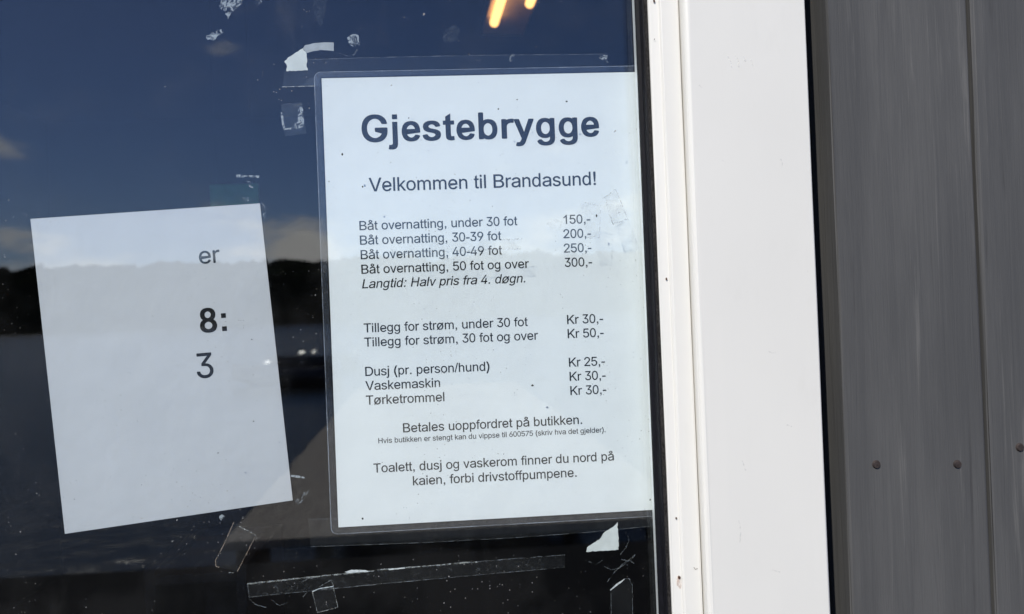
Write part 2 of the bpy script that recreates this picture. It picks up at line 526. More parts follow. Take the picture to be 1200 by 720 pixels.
add('sealant', box(sp_r + 0.0001, XR + 0.0055, -0.0133, -0.0057, WZ0 + 0.021, WZ1 - 0.021), M['black'], win)
# dark strip of the glass edge and the rubber gasket
g0 = X(757.4, -0.0176); g1 = X(769.0, -0.0290); 
add('rubber_gasket', extrude_profile([(g0, -0.0177), (g0 + 0.0004, -0.0200), (g0 + 0.0022, -0.0212), (g0 + 0.0026, -0.0232), (g1 - 0.0008, -0.0278), (g1, -0.0282), (XR + 0.004, -0.0282), (XR + 0.004, -0.0177)],
    WZ0 + 0.02, WZ1 - 0.02, 60, 0.0003, 11), M['rubber'], win)
add('gasket_lip', extrude_profile([(g1 - 0.0002, -0.0270), (g1 + 0.0002, -0.0300), (XR + 0.0006, -0.0304), (XR + 0.0006, -0.0270)],
    WZ0 + 0.02, WZ1 - 0.02, 120, 0.0004, 17), M['rubber_edge'], win)
XB = X(789, -0.0355); XC = X(810.0, -0.0375)
prof = [(XR + 0.0008, -0.0180), (XR + 0.0008, -0.0300)] + arc(XR + 0.0022, -0.0312, 0.0014, 180, 262, 5)[0:] + \
       [(XB - 0.0012, -0.0338)] + arc(XB + 0.0008, -0.0346, 0.0018, 190, 262, 5) + [(XC - 0.0012, -0.0372)] + arc(XC - 0.0010, -0.0362, 0.0010, 270, 360, 4) + [(XC, -0.0180)]
add('glazing_bead', extrude_profile(prof, WZ0, WZ1, 70, 0.00035, 23), M['paint'], win, False)
add('seam_backing', box(XC - 0.001, XC + 0.006, -0.0290, -0.0182, WZ0, WZ1), M['black'], win)
# the rest of the frame and an added light block, out of the picture
add('frame_rail', box(WX0 - 0.06, XC, -0.036, 0.05, WZ0 - 0.08, WZ0 - 0.0005, bevel=0.002), M['paint'], win)
add('frame_rail', box(WX0 - 0.06, XC, -0.036, 0.05, WZ1 + 0.0005, WZ1 + 0.08, bevel=0.002), M['paint'], win)
add('frame_stile', box(WX0 - 0.06, WX0 + 0.025, -0.0355, 0.05, WZ0, WZ1, bevel=0.002), M['paint'], win)
add('frame_stile', box(XR + 0.0072, XC + 0.006, -0.0178, -0.0012, WZ0, WZ1), M['paint'], win)
add('light_leak_block', box(XR + 0.0300, XC + 0.05, -0.0010, 0.05, WZ0 - 0.1, WZ1 + 0.1), M['interior'], win)  # unseen black block added to stop light leaking in behind the stile
# nails in the bead: rusty heads in small chipped holes
def blob(px, py, Y, rx, rz, seed, th=0.0004, k=14):
    c = at(px, py, Y); pts = []
    for i in range(k):
        a_ = 2 * math.pi * i / k
        q = 1 + 0.45 * noise.noise(Vector((math.cos(a_) * 1.3 + seed, math.sin(a_) * 1.3, seed)))
        pts.append((c.x + rx * q * math.cos(a_), c.z + rz * q * math.sin(a_)))
    return prism(pts, Y, Y + th)
for (px, py, rx, rz, sc) in ((781, 327, 1.1, 1.5, 0), (792.5, 607.5, 0.9, 1.4, 0), (796, 677, 1.5, 2.0, 1), (766.5, 1, 1.2, 1.6, 0), (767, 46, 0.45, 0.6, 0)):
    yy = -0.0341 - 0.0002
    nh = add('nail_hole', blob(px, py, yy, rx * 0.00052, rz * 0.00052, px), M['rust'], win)
    if sc:
        add('rust_stain', blob(px, py + 5, yy + 0.0002, 0.0014, 0.0042, px + 3), M['stain'], nh)

# ------------------------------------------------------------------ casing board right of the window
BY = -0.0460
BX0 = X(812.5, -0.0400); BX1 = X(958.5, BY)
case = empty('casing_board', (BX0, BY, -0.6), 'wide smooth white painted casing board at the right edge of the window', 'board')
rr = 0.0034
prof = [(BX0, -0.012), (BX0, BY + rr)] + arc(BX0 + rr, BY + rr, rr, 180, 270, 9)[1:] + \
       [(BX0 + (BX1 - BX0) * t, BY - 0.0002 * math.sin(t * 3.14)) for t in (0.2, 0.4, 0.6, 0.8)] + arc(BX1 - 0.0012, BY + 0.0012, 0.0012, 270, 360, 4) + [(BX1, -0.012)]
add('board_face', extrude_profile(prof, -0.7, 0.9, 90, 0.00028, 41), M['paint'], case, False)
# hairline cracks in the paint along the seam
def ribbon(pts, w, Y, th=0.0001, jit=0.0, sub=6, seed=0):
    """thin raised line through photo points, w metres wide"""
    P = []
    for (x0, y0), (x1, y1) in zip(pts, pts[1:]):
        for k in range(sub):
            t = k / sub
            P.append((x0 + (x1 - x0) * t, y0 + (y1 - y0) * t))
    P.append(pts[-1])
    W = [at(x, y, Y) for x, y in P]
    L, Rr = [], []
    for i, q in enumerate(W):
        d = (W[min(i + 1, len(W) - 1)] - W[max(i - 1, 0)]); d.y = 0; d.normalize()
        nn = Vector((-d.z, 0, d.x))
        j = noise.noise(Vector((i * 0.7 + seed, seed, 1))) * jit
        ww = w * (1 + 0.8 * noise.noise(Vector((i * 0.9, seed, 5))))
        L.append((q.x + nn.x * (ww / 2 + j), q.z + nn.z * (ww / 2 + j))); Rr.append((q.x - nn.x * (ww / 2 - j), q.z - nn.z * (ww / 2 - j)))
    bm = bmesh.new()
    a_ = [bm.verts.new((x, Y, z)) for x, z in L]; b_ = [bm.verts.new((x, Y, z)) for x, z in Rr]
    a2 = [bm.verts.new((x, Y + th, z)) for x, z in L]; b2 = [bm.verts.new((x, Y + th, z)) for x, z in Rr]
    for i in range(len(W) - 1):
        bm.faces.new((a_[i], a_[i + 1], b_[i + 1], b_[i])); bm.faces.new((a2[i], b2[i], b2[i + 1], a2[i + 1]))
        bm.faces.new((a_[i], a2[i], a2[i + 1], a_[i + 1])); bm.faces.new((b_[i], b_[i + 1], b2[i + 1], b2[i]))
    bm.faces.new((a_[0], b_[0], b2[0], a2[0])); bm.faces.new((a_[-1], a2[-1], b2[-1], b_[-1]))
    return bm
add('paint_crack', ribbon([(813, 665), (815, 667.5), (817.5, 666.5)], 0.00022, -0.03745, jit=0.0003, seed=2), M['rust'], case)

M['scuff'] = residue_mat('scuffed_paint', (0.52, 0.49, 0.44), 0.40, 0.75, 260, 0.15, (1, 1, 1), 41.0)
M['scuff_light'] = residue_mat('bare_brush_mark', (0.86, 0.85, 0.82), 0.36, 0.70, 200, 0.35, (1, 1, 1), 44.0)
for pts, w_, k_ in (([(853, 66), (856, 72), (858, 79)], 0.0009, 'scuff_light'), ([(862, 65), (865, 71), (866, 79)], 0.0009, 'scuff_light'), ([(871, 66), (874, 72)], 0.0009, 'scuff_light'), ([(880, 70), (883, 80)], 0.0008, 'scuff_light'),
        ([(846, 188), (851, 190)], 0.0006, 'scuff'), ([(915, 186), (917, 192), (916, 197)], 0.0006, 'scuff'), ([(932, 101), (934, 104)], 0.0007, 'scuff'), ([(819, 100), (824, 103)], 0.0008, 'scuff'),
        ([(946, 318), (947, 320)], 0.0007, 'scuff'), ([(900, 412), (906, 414), (909, 413)], 0.0006, 'scuff'), ([(870, 540), (874, 552)], 0.0006, 'scuff'), ([(922, 498), (928, 500)], 0.0007, 'scuff'), ([(866, 610), (868, 622), (867, 636)], 0.0006, 'scuff'), ([(905, 668), (914, 671)], 0.0007, 'scuff')):
    add('scuff', ribbon(pts, w_, BY - 0.00045, 0.0001, 0.0003, 5, pts[0][0]), M[k_], case)

# ------------------------------------------------------------------ dark gap and grey boarding to the right
GX = BX1 + 0.022
wallr = empty('grey_board_wall', (GX, -0.03, -0.6), 'dark grey painted vertical boarding beyond the black gap right of the white casing', 'wall')
x = GX
for k, w in enumerate((0.094, 0.094, 0.094, 0.094, 0.094)):
    yb = -0.030 + random.uniform(-0.001, 0.001)
    brd = add('board', extrude_profile([(x, 0.01), (x, yb + 0.002)] + arc(x + 0.002, yb + 0.002, 0.002, 180, 270, 4)[1:] + arc(x + w - 0.002, yb + 0.002, 0.002, 270, 360, 4) + [(x + w, 0.01)],
        -0.7, 0.9, 40, 0.0007, k * 7.3), M['grey_board'], wallr)
    for zz in (-0.42, 0.035 + random.uniform(-0.01, 0.01), 0.49):
        for dx in (0.02, w - 0.02):
            nb = bmesh.new()
            bmesh.ops.create_cone(nb, cap_ends=True, segments=12, radius1=0.0028, radius2=0.0022, depth=0.0012,
                                  matrix=Matrix.Translation((x + dx, yb - 0.0006, zz + random.uniform(-0.004, 0.004))) @ Matrix.Rotation(R(90), 4, 'X'))
            add('nail_head', nb, M['nail'], brd)
    x += w + 0.003
struct('wall_behind_boards', box(GX + 0.004, x + 0.8, 0.012, 0.06, GZ, 1.4), M['black'])
struct('gap_back', box(BX1 - 0.03, GX + 0.004, 0.24, 0.25, GZ, 1.4), M['black'])  # coloured black to stand in for the deep shade of the gap
struct('gap_side', box(GX + 0.0002, GX + 0.003, 0.061, 0.24, GZ, 1.4), M['black'])  # same black, shade put into the colour of the gap wall

# ================================================================== things on the glass
# ---- the price notice
REGULAR, BOLDF = {}, {}
REG = {
 '(': (333, '60,279 65,357 79,438 102,519 131,596 166,668 206,729 305,729 265,656 230,579 202,501 181,424 168,349 164,279 167,218 179,155 198,90 225,22 261,-82 305,-210 206,-210 143,-47 97,74 69,177'),
 ')': (333, '28,-210 73,-80 109,24 136,93 155,157 166,219 169,279 165,349 152,424 131,501 103,579 69,656 28,729 127,729 167,668 202,596 232,519 254,437 268,356 273,279 264,176 235,72 190,-49 127,-210'),
 '-': (333, '302,304 302,216 32,216 32,304'),
 '/': (278, '279,728 72,-12 0,-12 207,728'),
 '0': (556, '277,-12 230,-7 187,7 150,31 117,64 91,106 70,156 49,246 42,353 49,460 70,550 91,600 118,642 150,676 188,700 230,714 277,719 324,714 366,700 403,676 435,642 462,600 483,550 504,460 511,353 504,246 483,156 462,106 436,64 403,31 366,7 324,-7|277,67 308,71 335,82 360,101 390,142 412,199 426,269 430,353 426,437 412,508 390,565 360,606 335,625 308,637 277,641 246,637 218,625 193,606 163,565 141,508 127,437 123,353 127,269 141,199 163,142 193,101 218,82 246,71'),
 '2': (556, '30,0 30,66 279,319 349,394 374,425 391,455 402,486 405,518 400,554 387,584 365,608 336,626 302,637 264,641 223,637 189,624 160,604 140,577 127,543 122,505 32,505 40,565 63,617 99,660 146,692 202,712 266,719 329,712 384,693 430,661 465,621 487,573 494,519 490,481 479,443 459,404 428,361 327,250 160,84 160,79 506,79 506,0'),
 '3': (556, '277,-12 217,-6 162,11 115,40 78,79 53,127 42,185 131,185 138,150 154,121 177,98 206,82 240,72 278,68 319,72 355,84 385,103 408,129 423,163 428,203 423,241 410,276 387,306 354,329 310,344 255,349 195,349 195,422 372,633 372,639 77,639 77,719 486,719 486,651 269,392 269,407 317,409 361,403 400,389 448,357 484,313 507,261 514,203 506,144 484,91 447,48 400,15 343,-5'),
 '4': (556, '13,148 13,223 288,716 372,716 104,234 104,229 508,229 508,148|334,0 334,171 334,206 334,447 415,447 415,0'),
 '5': (556, '273,-12 212,-6 157,13 111,43 75,81 51,127 42,179 131,179 139,149 154,121 176,99 204,81 237,71 273,67 315,72 352,87 383,111 406,143 421,181 426,223 421,267 405,305 381,338 350,362 312,378 268,383 232,380 196,371 164,357 140,340 53,349 94,706 481,706 481,627 172,627 148,417 151,417 178,436 211,450 247,459 285,462 333,458 377,444 416,423 450,395 478,360 499,319 512,274 516,225 508,160 484,103 447,55 398,19 340,-4'),
 '6': (556, '275,-12 210,-4 153,18 105,55 69,103 46,161 38,227 44,280 62,337 94,401 145,480 313,719 415,719 165,368 157,368 169,388 186,406 206,421 230,433 258,441 288,443 351,436 406,415 450,382 484,338 505,283 512,220 504,157 481,101 445,54 397,18 340,-4|275,66 316,71 351,87 381,110 403,141 418,179 422,220 418,263 403,300 381,331 351,354 316,369 275,374 234,369 199,354 169,331 146,301 132,264 128,222 132,179 146,142 169,110 199,87 234,71'),
 '7': (556, '96,0 416,622 416,627 47,627 47,706 511,706 511,623 192,0'),
 '8': (556, '276,-12 211,-6 154,14 107,44 71,84 48,132 41,187 45,230 59,271 80,306 107,335 140,356 177,368 177,371 145,383 118,402 96,428 73,476 66,530 73,581 93,627 125,665 168,694 219,713 276,719 334,713 384,694 426,665 459,627 479,581 486,530 479,476 456,429 434,402 407,383 377,371 377,368 413,356 445,335 472,306 494,271 507,230 512,187 504,132 482,84 446,44 399,14 342,-6|276,66 319,70 355,82 385,101 407,126 421,156 425,192 421,229 406,262 383,289 353,309 317,322 276,327 236,322 199,309 169,289 146,262 132,229 127,192 131,156 145,126 167,101 197,82 234,70|276,403 311,406 341,418 366,436 385,460 398,489 402,523 398,557 386,585 367,609 342,627 312,637 276,641 241,637 210,627 185,609 166,585 154,557 150,523 154,489 166,460 185,436 211,418 242,406'),
 '9': (556, '277,719 342,711 399,689 447,652 483,604 505,546 513,480 507,427 490,370 457,306 406,227 240,-12 139,-12 386,339 395,339 383,319 366,301 346,286 322,274 295,266 265,264 203,271 149,292 104,325 70,369 49,424 42,487 50,551 73,607 109,653 156,689 213,711|277,641 237,636 202,620 173,597 150,566 136,528 131,487 136,444 150,407 173,376 202,353 237,338 277,333 318,338 353,353 383,376 405,406 419,443 424,485 419,528 405,565 383,597 354,620 318,636'),
 'B': (667, '73,0 73,716 354,716 429,710 490,691 537,661 571,622 591,577 597,526 593,484 580,451 559,423 532,402 502,387 468,375 468,369 506,362 543,346 577,320 604,286 622,243 628,192 621,140 600,94 565,55 514,25 447,6 362,0|173,80 360,80 415,84 459,94 491,112 513,135 527,162 531,192 526,227 511,259 487,286 454,307 413,320 365,325 173,325|173,402 349,402 390,406 427,417 458,435 481,459 496,489 501,524 497,554 485,580 465,604 436,621 398,632 352,636 173,636'),
 'D': (722, '317,0 131,0 131,80 310,80 369,84 421,95 466,114 504,139 535,171 558,210 581,279 589,359 581,439 559,507 535,546 505,577 469,603 426,621 376,632 320,636 127,636 127,716 326,716 398,711 462,697 518,673 567,641 608,600 640,550 664,494 678,430 683,359 678,288 664,224 640,167 607,117 566,76 516,43 457,19 391,5|174,716 174,0 77,0 77,716'),
 'H': (722, '80,0 80,716 171,716 171,407 550,407 550,716 641,716 641,0 550,0 550,326 171,326 171,0'),
 'K': (667, '141,205 141,304 194,367 248,427 304,484 536,716 665,716 334,388 329,389|73,0 73,716 171,716 171,470 170,317 171,272 171,0|549,0 268,365 329,435 666,0'),
 'L': (556, '73,0 73,716 169,716 169,80 521,80 521,0'),
 'T': (611, '23,636 23,716 589,716 589,636 354,636 354,0 259,0 259,636'),
 'V': (667, '280,0 4,716 104,716 263,290 297,193 345,43 325,43 373,194 406,290 561,716 662,716 389,0'),
 'a': (556, '234,-12 182,-7 134,7 94,30 62,61 43,101 36,149 41,190 56,222 79,247 108,267 143,281 181,291 262,304 347,313 376,318 396,324 407,335 411,352 411,355 408,385 398,410 381,430 357,445 326,454 289,457 251,454 218,445 191,432 170,415 154,397 143,378 52,402 77,445 110,478 149,502 193,518 240,528 286,531 355,524 392,514 427,498 458,474 483,442 500,400 505,347 505,0 413,0 413,72 407,72 375,34 351,16 319,1 280,-9|250,63 299,67 338,81 370,102 393,129 407,159 411,190 411,262 387,251 344,243 296,236 258,232 195,219 169,208 148,192 135,172 130,145 134,120 146,100 164,84 188,72 217,65'),
 'b': (556, '300,-12 258,-8 225,5 198,22 179,43 153,81 145,81 145,-1 66,-1 66,716 147,716 147,441 153,441 178,478 198,498 223,515 257,528 300,532 340,528 377,517 411,499 440,473 465,442 486,404 506,338 513,261 506,183 486,116 466,79 441,47 411,22 377,3 340,-8|288,64 331,71 366,90 394,121 414,161 427,208 431,262 427,314 415,361 395,400 367,430 331,450 288,456 245,450 210,431 182,402 162,363 150,316 146,262 150,207 162,159 182,119 210,89 246,70'),
 'd': (556, '247,-12 207,-8 170,3 136,22 107,47 82,79 61,116 41,183 34,261 41,338 61,404 82,442 107,473 137,499 171,517 208,528 248,532 290,528 324,515 350,498 369,478 394,441 400,441 400,716 481,716 481,-1 403,-1 403,81 395,81 369,43 349,22 323,5 289,-8|260,64 302,70 337,89 365,119 385,159 397,207 401,262 397,316 385,363 365,402 337,431 302,450 260,456 216,450 180,430 152,400 132,361 120,314 116,262 120,208 133,161 153,121 181,90 217,71'),
 'e': (556, '290,-12 240,-8 195,3 155,22 120,48 91,79 68,117 45,182 37,258 45,334 67,400 90,438 118,470 152,496 191,516 234,527 281,531 324,527 367,517 407,498 443,471 474,435 497,389 512,334 517,268 517,234 95,234 95,305 470,305 429,279 425,328 412,371 391,406 362,433 325,450 281,456 235,450 197,433 166,406 144,372 130,333 125,291 125,245 130,191 146,146 170,110 204,84 244,68 291,63 322,65 350,72 374,84 395,100 412,120 424,145 508,125 492,87 466,54 432,26 391,5 343,-8'),
 'f': (278, '282,521 282,449 9,449 9,521|100,0 100,593 105,634 119,667 140,694 168,713 199,724 232,728 275,724 300,716 281,644 266,648 241,651 211,646 191,632 179,608 176,575 176,0'),
 'g': (556, '262,-210 210,-206 165,-195 127,-177 96,-154 72,-126 54,-97 122,-57 149,-92 168,-109 192,-123 223,-133 262,-136 301,-132 334,-122 363,-105 384,-80 397,-48 402,-8 402,94 395,94 369,57 349,38 323,22 289,10 246,7 188,14 137,37 107,60 81,89 60,124 39,188 32,264 39,340 60,405 93,458 136,498 170,516 207,527 248,531 291,527 324,515 351,498 371,478 397,440 404,440 404,524 483,524 483,-12 480,-56 470,-93 453,-125 419,-163 374,-190 321,-205|260,82 302,87 338,104 366,131 386,167 399,213 403,266 399,319 387,365 366,402 338,431 303,449 260,456 216,449 180,430 152,401 131,362 119,317 115,266 119,214 131,169 152,132 180,105 216,87'),
 'h': (556, '151,313 151,0 66,0 66,716 151,716 151,398 135,398 154,441 177,475 204,501 253,524 309,532 359,526 403,510 439,482 466,444 483,394 489,332 489,0 404,0 404,325 401,363 390,395 372,421 348,440 319,451 285,455 249,451 216,439 189,419 168,391 155,356'),
 'k': (500, '144,189 144,293 158,293 382,525 485,525 245,276 236,276|66,0 66,716 149,716 149,0|395,0 196,257 255,316 501,0'),
 'm': (833, '66,0 66,522 148,522 149,406 142,406 156,444 177,476 202,500 232,517 264,528 297,531 334,527 365,515 392,496 422,456 439,405 427,405 440,441 461,472 489,497 521,516 559,527 599,531 643,526 683,511 717,487 743,452 760,406 766,351 766,0 681,0 681,349 678,383 667,410 649,430 614,448 574,454 541,451 512,440 489,422 472,399 462,371 458,340 458,0 374,0 374,357 366,397 344,428 311,448 270,454 240,451 212,440 187,422 168,398 155,366 151,327 151,0'),
 'n': (556, '150,313 150,0 66,0 66,524 148,524 148,397 135,397 153,441 176,475 204,500 252,523 308,531 358,526 401,509 437,482 464,443 481,393 487,332 487,0 403,0 403,325 399,363 388,395 371,420 347,439 318,451 284,455 248,451 216,438 189,418 168,390 155,355'),
 'o': (556, '277,-12 230,-8 188,3 149,22 115,48 87,79 64,117 41,183 33,259 41,335 64,402 87,440 115,471 149,497 188,516 230,527 277,531 323,527 366,516 405,497 439,471 467,440 490,402 513,335 521,259 513,183 490,117 467,79 439,48 405,22 366,3 323,-8|277,64 326,70 365,90 396,122 417,162 430,208 434,259 430,309 417,356 396,397 365,428 326,449 277,455 228,449 189,428 159,397 137,357 125,310 120,259 125,208 137,162 159,122 189,90 228,70'),
 'p': (556, '66,-199 66,524 145,524 145,441 153,441 178,477 198,497 224,515 257,527 300,531 341,527 378,516 411,498 441,473 466,442 487,404 507,338 514,261 507,183 487,117 467,79 442,48 412,22 378,4 341,-8 301,-11 259,-7 225,5 199,23 179,43 153,81 147,81 147,-199|288,65 331,71 367,91 395,121 415,161 427,208 432,262 428,314 415,361 395,400 367,430 332,449 288,456 245,449 210,431 182,402 162,363 150,316 146,262 150,207 162,159 183,119 211,90 246,71'),
 'r': (333, '62,0 62,523 146,523 146,443 152,443 172,479 204,507 245,525 291,531 314,531 334,530 334,445 315,448 282,449 246,446 214,434 187,416 166,391 153,361 149,327 149,0'),
 's': (500, '245,-12 190,-8 143,4 102,24 69,52 45,87 31,130 116,147 133,109 160,83 198,67 244,62 295,68 336,86 361,111 370,141 365,167 350,187 324,203 288,214 197,234 131,256 85,287 64,313 52,343 47,378 54,421 74,458 106,489 147,512 196,526 252,531 305,527 349,514 386,495 415,468 437,437 452,400 370,383 356,411 333,436 299,453 252,459 207,454 170,438 146,413 138,383 143,356 160,336 189,320 230,308 314,289 380,267 426,236 446,211 458,181 462,147 455,103 435,64 402,33 358,8 305,-7'),
 'u': (556, '245,-12 195,-7 151,10 115,37 87,76 70,126 64,187 64,519 149,519 149,194 153,156 164,124 182,99 206,80 235,68 270,64 306,68 338,81 365,101 386,129 399,164 404,206 404,519 489,519 489,-5 407,-5 407,122 419,122 401,78 377,43 349,18 301,-4'),
 'v': (500, '207,0 13,519 103,519 211,212 240,119 265,28 236,28 261,119 290,212 398,519 487,519 293,0'),
 'w': (722, '159,0 3,519 90,519 153,292 181,187 209,57 196,57 223,184 251,292 313,519 401,519 462,292 489,186 516,57 502,57 531,185 559,292 622,519 709,519 553,0 471,0 404,235 384,308 365,384 347,462 365,462 347,384 328,307 308,235 241,0'),
 'y': (500, '56,-201 75,-124 88,-126 110,-130 131,-129 149,-121 166,-107 181,-84 193,-51 209,-2 16,519 105,519 213,212 241,119 266,28 237,28 262,119 291,212 399,519 487,519 264,-84 248,-123 228,-155 205,-179 178,-196 148,-207 115,-210 79,-207'),
 'å': (556, '234,-12 182,-7 134,7 94,30 62,61 43,101 36,149 41,190 56,222 79,248 108,267 143,281 181,291 262,304 347,313 376,318 396,325 407,336 411,352 411,355 408,385 398,410 381,430 357,445 326,454 289,457 251,454 218,446 191,432 170,416 154,398 143,379 52,403 77,445 110,478 149,503 193,519 240,528 286,532 355,525 392,514 427,498 458,475 483,443 500,401 505,347 505,0 413,0 413,72 407,72 375,34 351,16 319,1 280,-9|250,63 299,67 338,81 370,102 393,129 407,159 411,191 411,262 387,252 344,243 296,237 258,232 195,219 169,208 148,192 135,172 130,145 134,120 146,100 164,84 188,72 217,65|279,557 244,560 211,571 183,589 161,611 147,637 143,665 147,694 161,719 183,741 211,758 244,769 279,773 315,769 348,758 375,741 397,719 411,694 416,665 411,637 397,611 375,589 348,571 315,560|279,611 304,615 325,627 340,645 344,665 340,686 325,703 304,715 279,719 254,715 234,703 220,686 215,665 220,645 234,627 254,615'),
 'ø': (611, '298,-21 250,-17 206,-5 166,14 131,40 101,73 77,111 53,179 45,256 53,335 77,403 101,442 131,474 166,501 206,520 250,532 298,535 347,532 391,520 432,501 467,474 496,442 520,403 544,335 552,256 544,179 520,111 496,73 467,40 432,14 391,-5 347,-17|298,57 349,63 390,84 422,116 444,157 457,205 462,256 457,308 444,356 422,398 390,430 349,451 298,458 248,451 208,430 176,398 154,357 141,309 136,256 141,205 154,157 176,116 208,84 248,63|88,-31 35,13 509,550 562,506'),
 ' ': (278, ''),
 '!': (278, '90,0 190,0 190,100 90,100|113,178 86,560 86,716 196,716 196,560 169,178'),
 ',': (278, '89,0 89,100 189,100 189,0 186,-42 176,-75 157,-102 128,-122 104,-141 82,-105 108,-92 126,-70 136,-40 140,0'),
 '.': (278, '91,0 191,0 191,100 91,100'),
 ':': (278, '90,0 190,0 190,100 90,100|90,419 190,419 190,519 90,519'),
 '1': (556, '373,0 285,0 285,560 250,530 200,498 150,473 109,456 109,541 170,573 225,614 270,660 302,700 316,719 373,719'),
 'i': (222, '66,0 154,0 154,519 66,519|66,615 154,615 154,716 66,716'),
 'j': (222, '65,615 153,615 153,716 65,716|65,519 65,-50 62,-90 55,-115 40,-130 18,-137 -5,-136 -28,-131 -45,-206 -15,-214 20,-215 65,-208 105,-188 130,-158 146,-115 152,-60 153,519'),
 'l': (222, '64,0 152,0 152,716 64,716'),
 't': (278, '258,79 270,1 238,-5 203,-7 172,-5 143,3 120,15 105,30 95,48 90,75 87,130 87,450 24,450 24,519 87,519 87,646 174,699 174,519 262,519 262,450 174,450 174,128 175,108 179,95 188,85 200,80 216,78 235,77'),
}
BOLD = {
 'G': (778, '398,5 336,10 279,24 228,48 182,81 144,122 113,171 90,227 77,289 72,358 77,427 90,490 113,546 144,595 182,636 227,669 277,693 333,707 392,712 448,708 500,696 547,676 589,649 625,616 655,578 677,534 691,486 596,486 583,518 567,546 546,571 522,592 495,609 464,621 430,629 393,631 351,628 312,617 276,599 243,575 216,544 193,507 176,463 165,414 162,358 165,303 176,254 193,210 216,173 244,142 277,118 314,100 354,89 398,86 455,92 506,111 548,141 579,181 599,231 606,288 634,284 418,284 418,360 696,360 696,285 692,231 679,182 657,137 628,98 593,66 551,40 504,20 453,9'),
 'e': (556, '291,5 245,9 205,19 168,37 137,61 111,90 90,126 69,187 62,258 69,329 89,391 110,427 135,457 166,481 201,500 239,510 282,514 321,511 360,501 396,483 428,458 456,424 477,381 491,329 495,267 495,235 114,235 114,302 452,302 416,278 412,324 401,364 382,397 355,422 322,438 282,444 241,438 206,422 178,397 158,365 146,328 141,289 141,246 146,195 160,153 182,120 212,95 249,80 291,75 319,78 344,84 366,95 385,110 400,129 411,152 487,133 472,98 449,67 418,41 381,21 338,9'),
 's': (556, '266,5 212,9 164,20 123,39 90,65 66,98 52,138 137,154 154,118 182,94 219,79 265,74 318,80 358,96 384,120 392,149 387,172 372,192 346,206 310,217 218,236 153,256 106,285 85,310 73,338 68,371 75,411 95,445 127,474 168,496 218,509 274,514 327,510 372,499 409,480 438,455 460,426 474,391 392,375 378,401 355,425 321,441 274,447 229,442 192,426 167,403 159,375 165,350 181,331 210,316 251,305 336,287 402,267 448,238 469,214 481,186 485,154 478,113 457,77 425,47 380,24 327,10'),
 'b': (611, '329,5 287,9 253,21 227,37 207,56 181,92 173,92 173,16 94,16 94,699 175,699 175,432 181,432 207,466 226,485 252,501 286,513 329,517 369,513 406,503 440,485 470,462 495,432 516,397 536,334 543,262 536,189 516,126 496,90 470,61 441,37 407,19 370,9|317,77 360,83 396,101 424,130 444,168 456,212 460,263 456,312 444,356 424,393 396,421 360,439 317,445 274,440 238,422 210,395 190,358 178,314 174,263 178,211 190,166 211,128 239,100 275,83'),
 'r': (389, '93,17 93,507 179,507 179,432 185,432 206,465 238,491 280,508 327,514 350,514 371,513 371,433 351,436 318,438 281,434 248,423 221,406 200,383 186,355 182,323 182,17'),
 'y': (556, '76,-187 95,-116 109,-118 132,-121 153,-120 172,-113 189,-100 204,-78 217,-48 233,-2 35,502 126,502 237,205 266,115 292,28 262,28 288,115 317,205 428,502 519,502 290,-78 273,-115 252,-145 229,-167 202,-183 171,-193 136,-196 99,-193'),
 'g': (611, '299,-196 247,-192 202,-182 164,-165 133,-143 109,-118 91,-90 158,-53 185,-86 204,-102 229,-115 260,-124 299,-127 337,-123 371,-114 399,-98 420,-75 433,-45 438,-8 438,91 431,91 405,55 385,37 359,21 326,10 283,6 225,14 173,36 143,58 118,86 97,121 76,182 69,256 76,329 97,392 130,444 173,482 207,500 244,510 284,514 327,510 361,498 387,482 407,462 433,426 440,426 440,507 519,507 519,-12 516,-52 506,-87 489,-117 455,-152 410,-177 357,-191|296,79 339,84 374,100 402,127 423,162 435,206 439,257 435,308 423,353 403,390 375,417 339,435 296,441 253,435 217,417 188,388 168,351 156,307 152,257 156,207 168,164 189,128 217,101 253,85'),
 't': (333, '305,111 317,4 280,-8 235,-12 185,-8 145,5 113,26 95,52 86,90 82,150 82,410 16,410 16,519 82,519 82,628 220,708 220,519 314,519 314,410 220,410 220,172 221,140 226,117 236,107 252,102 278,103'),
 'j': (278, '72,589 209,589 209,716 72,716|209,519 209,-20 205,-90 192,-140 165,-180 125,-203 75,-213 35,-213 -8,-208 -45,-198 -21,-83 0,-88 25,-90 50,-84 64,-68 71,-40 72,-5 72,519'),
 '8': (556, '278,5 218,11 166,29 122,58 89,96 69,142 62,194 66,235 78,273 98,307 123,334 153,354 187,366 187,369 158,380 133,398 113,423 92,468 85,519 91,568 110,612 139,648 178,676 225,693 278,699 330,693 377,676 415,648 445,612 464,568 470,519 463,468 443,423 422,398 398,380 370,369 370,366 403,354 432,334 458,307 477,273 490,235 494,194 487,142 466,96 433,58 390,29 338,11|278,79 317,83 350,94 377,112 398,136 410,165 415,198 410,234 397,265 376,290 348,310 315,322 278,327 240,322 207,310 179,290 158,265 145,234 141,198 145,165 157,136 178,112 205,94 239,83|278,399 309,402 337,413 360,430 378,453 389,481 393,513 389,545 379,572 361,595 338,611 310,622 278,625 246,622 217,611 194,595 177,572 166,545 162,513 166,481 177,453 194,430 218,413 246,402'),
 ':': (333, '98,0 235,0 235,137 98,137|98,382 235,382 235,519 98,519'),
}
def load(src):
    return {c: (adv, [[tuple(float(v) for v in q.split(',')) for q in s_.split()] for s_ in d.split('|')] if d else []) for c, (adv, d) in src.items()}
REGULAR, BOLDF = load(REG), load(BOLD)

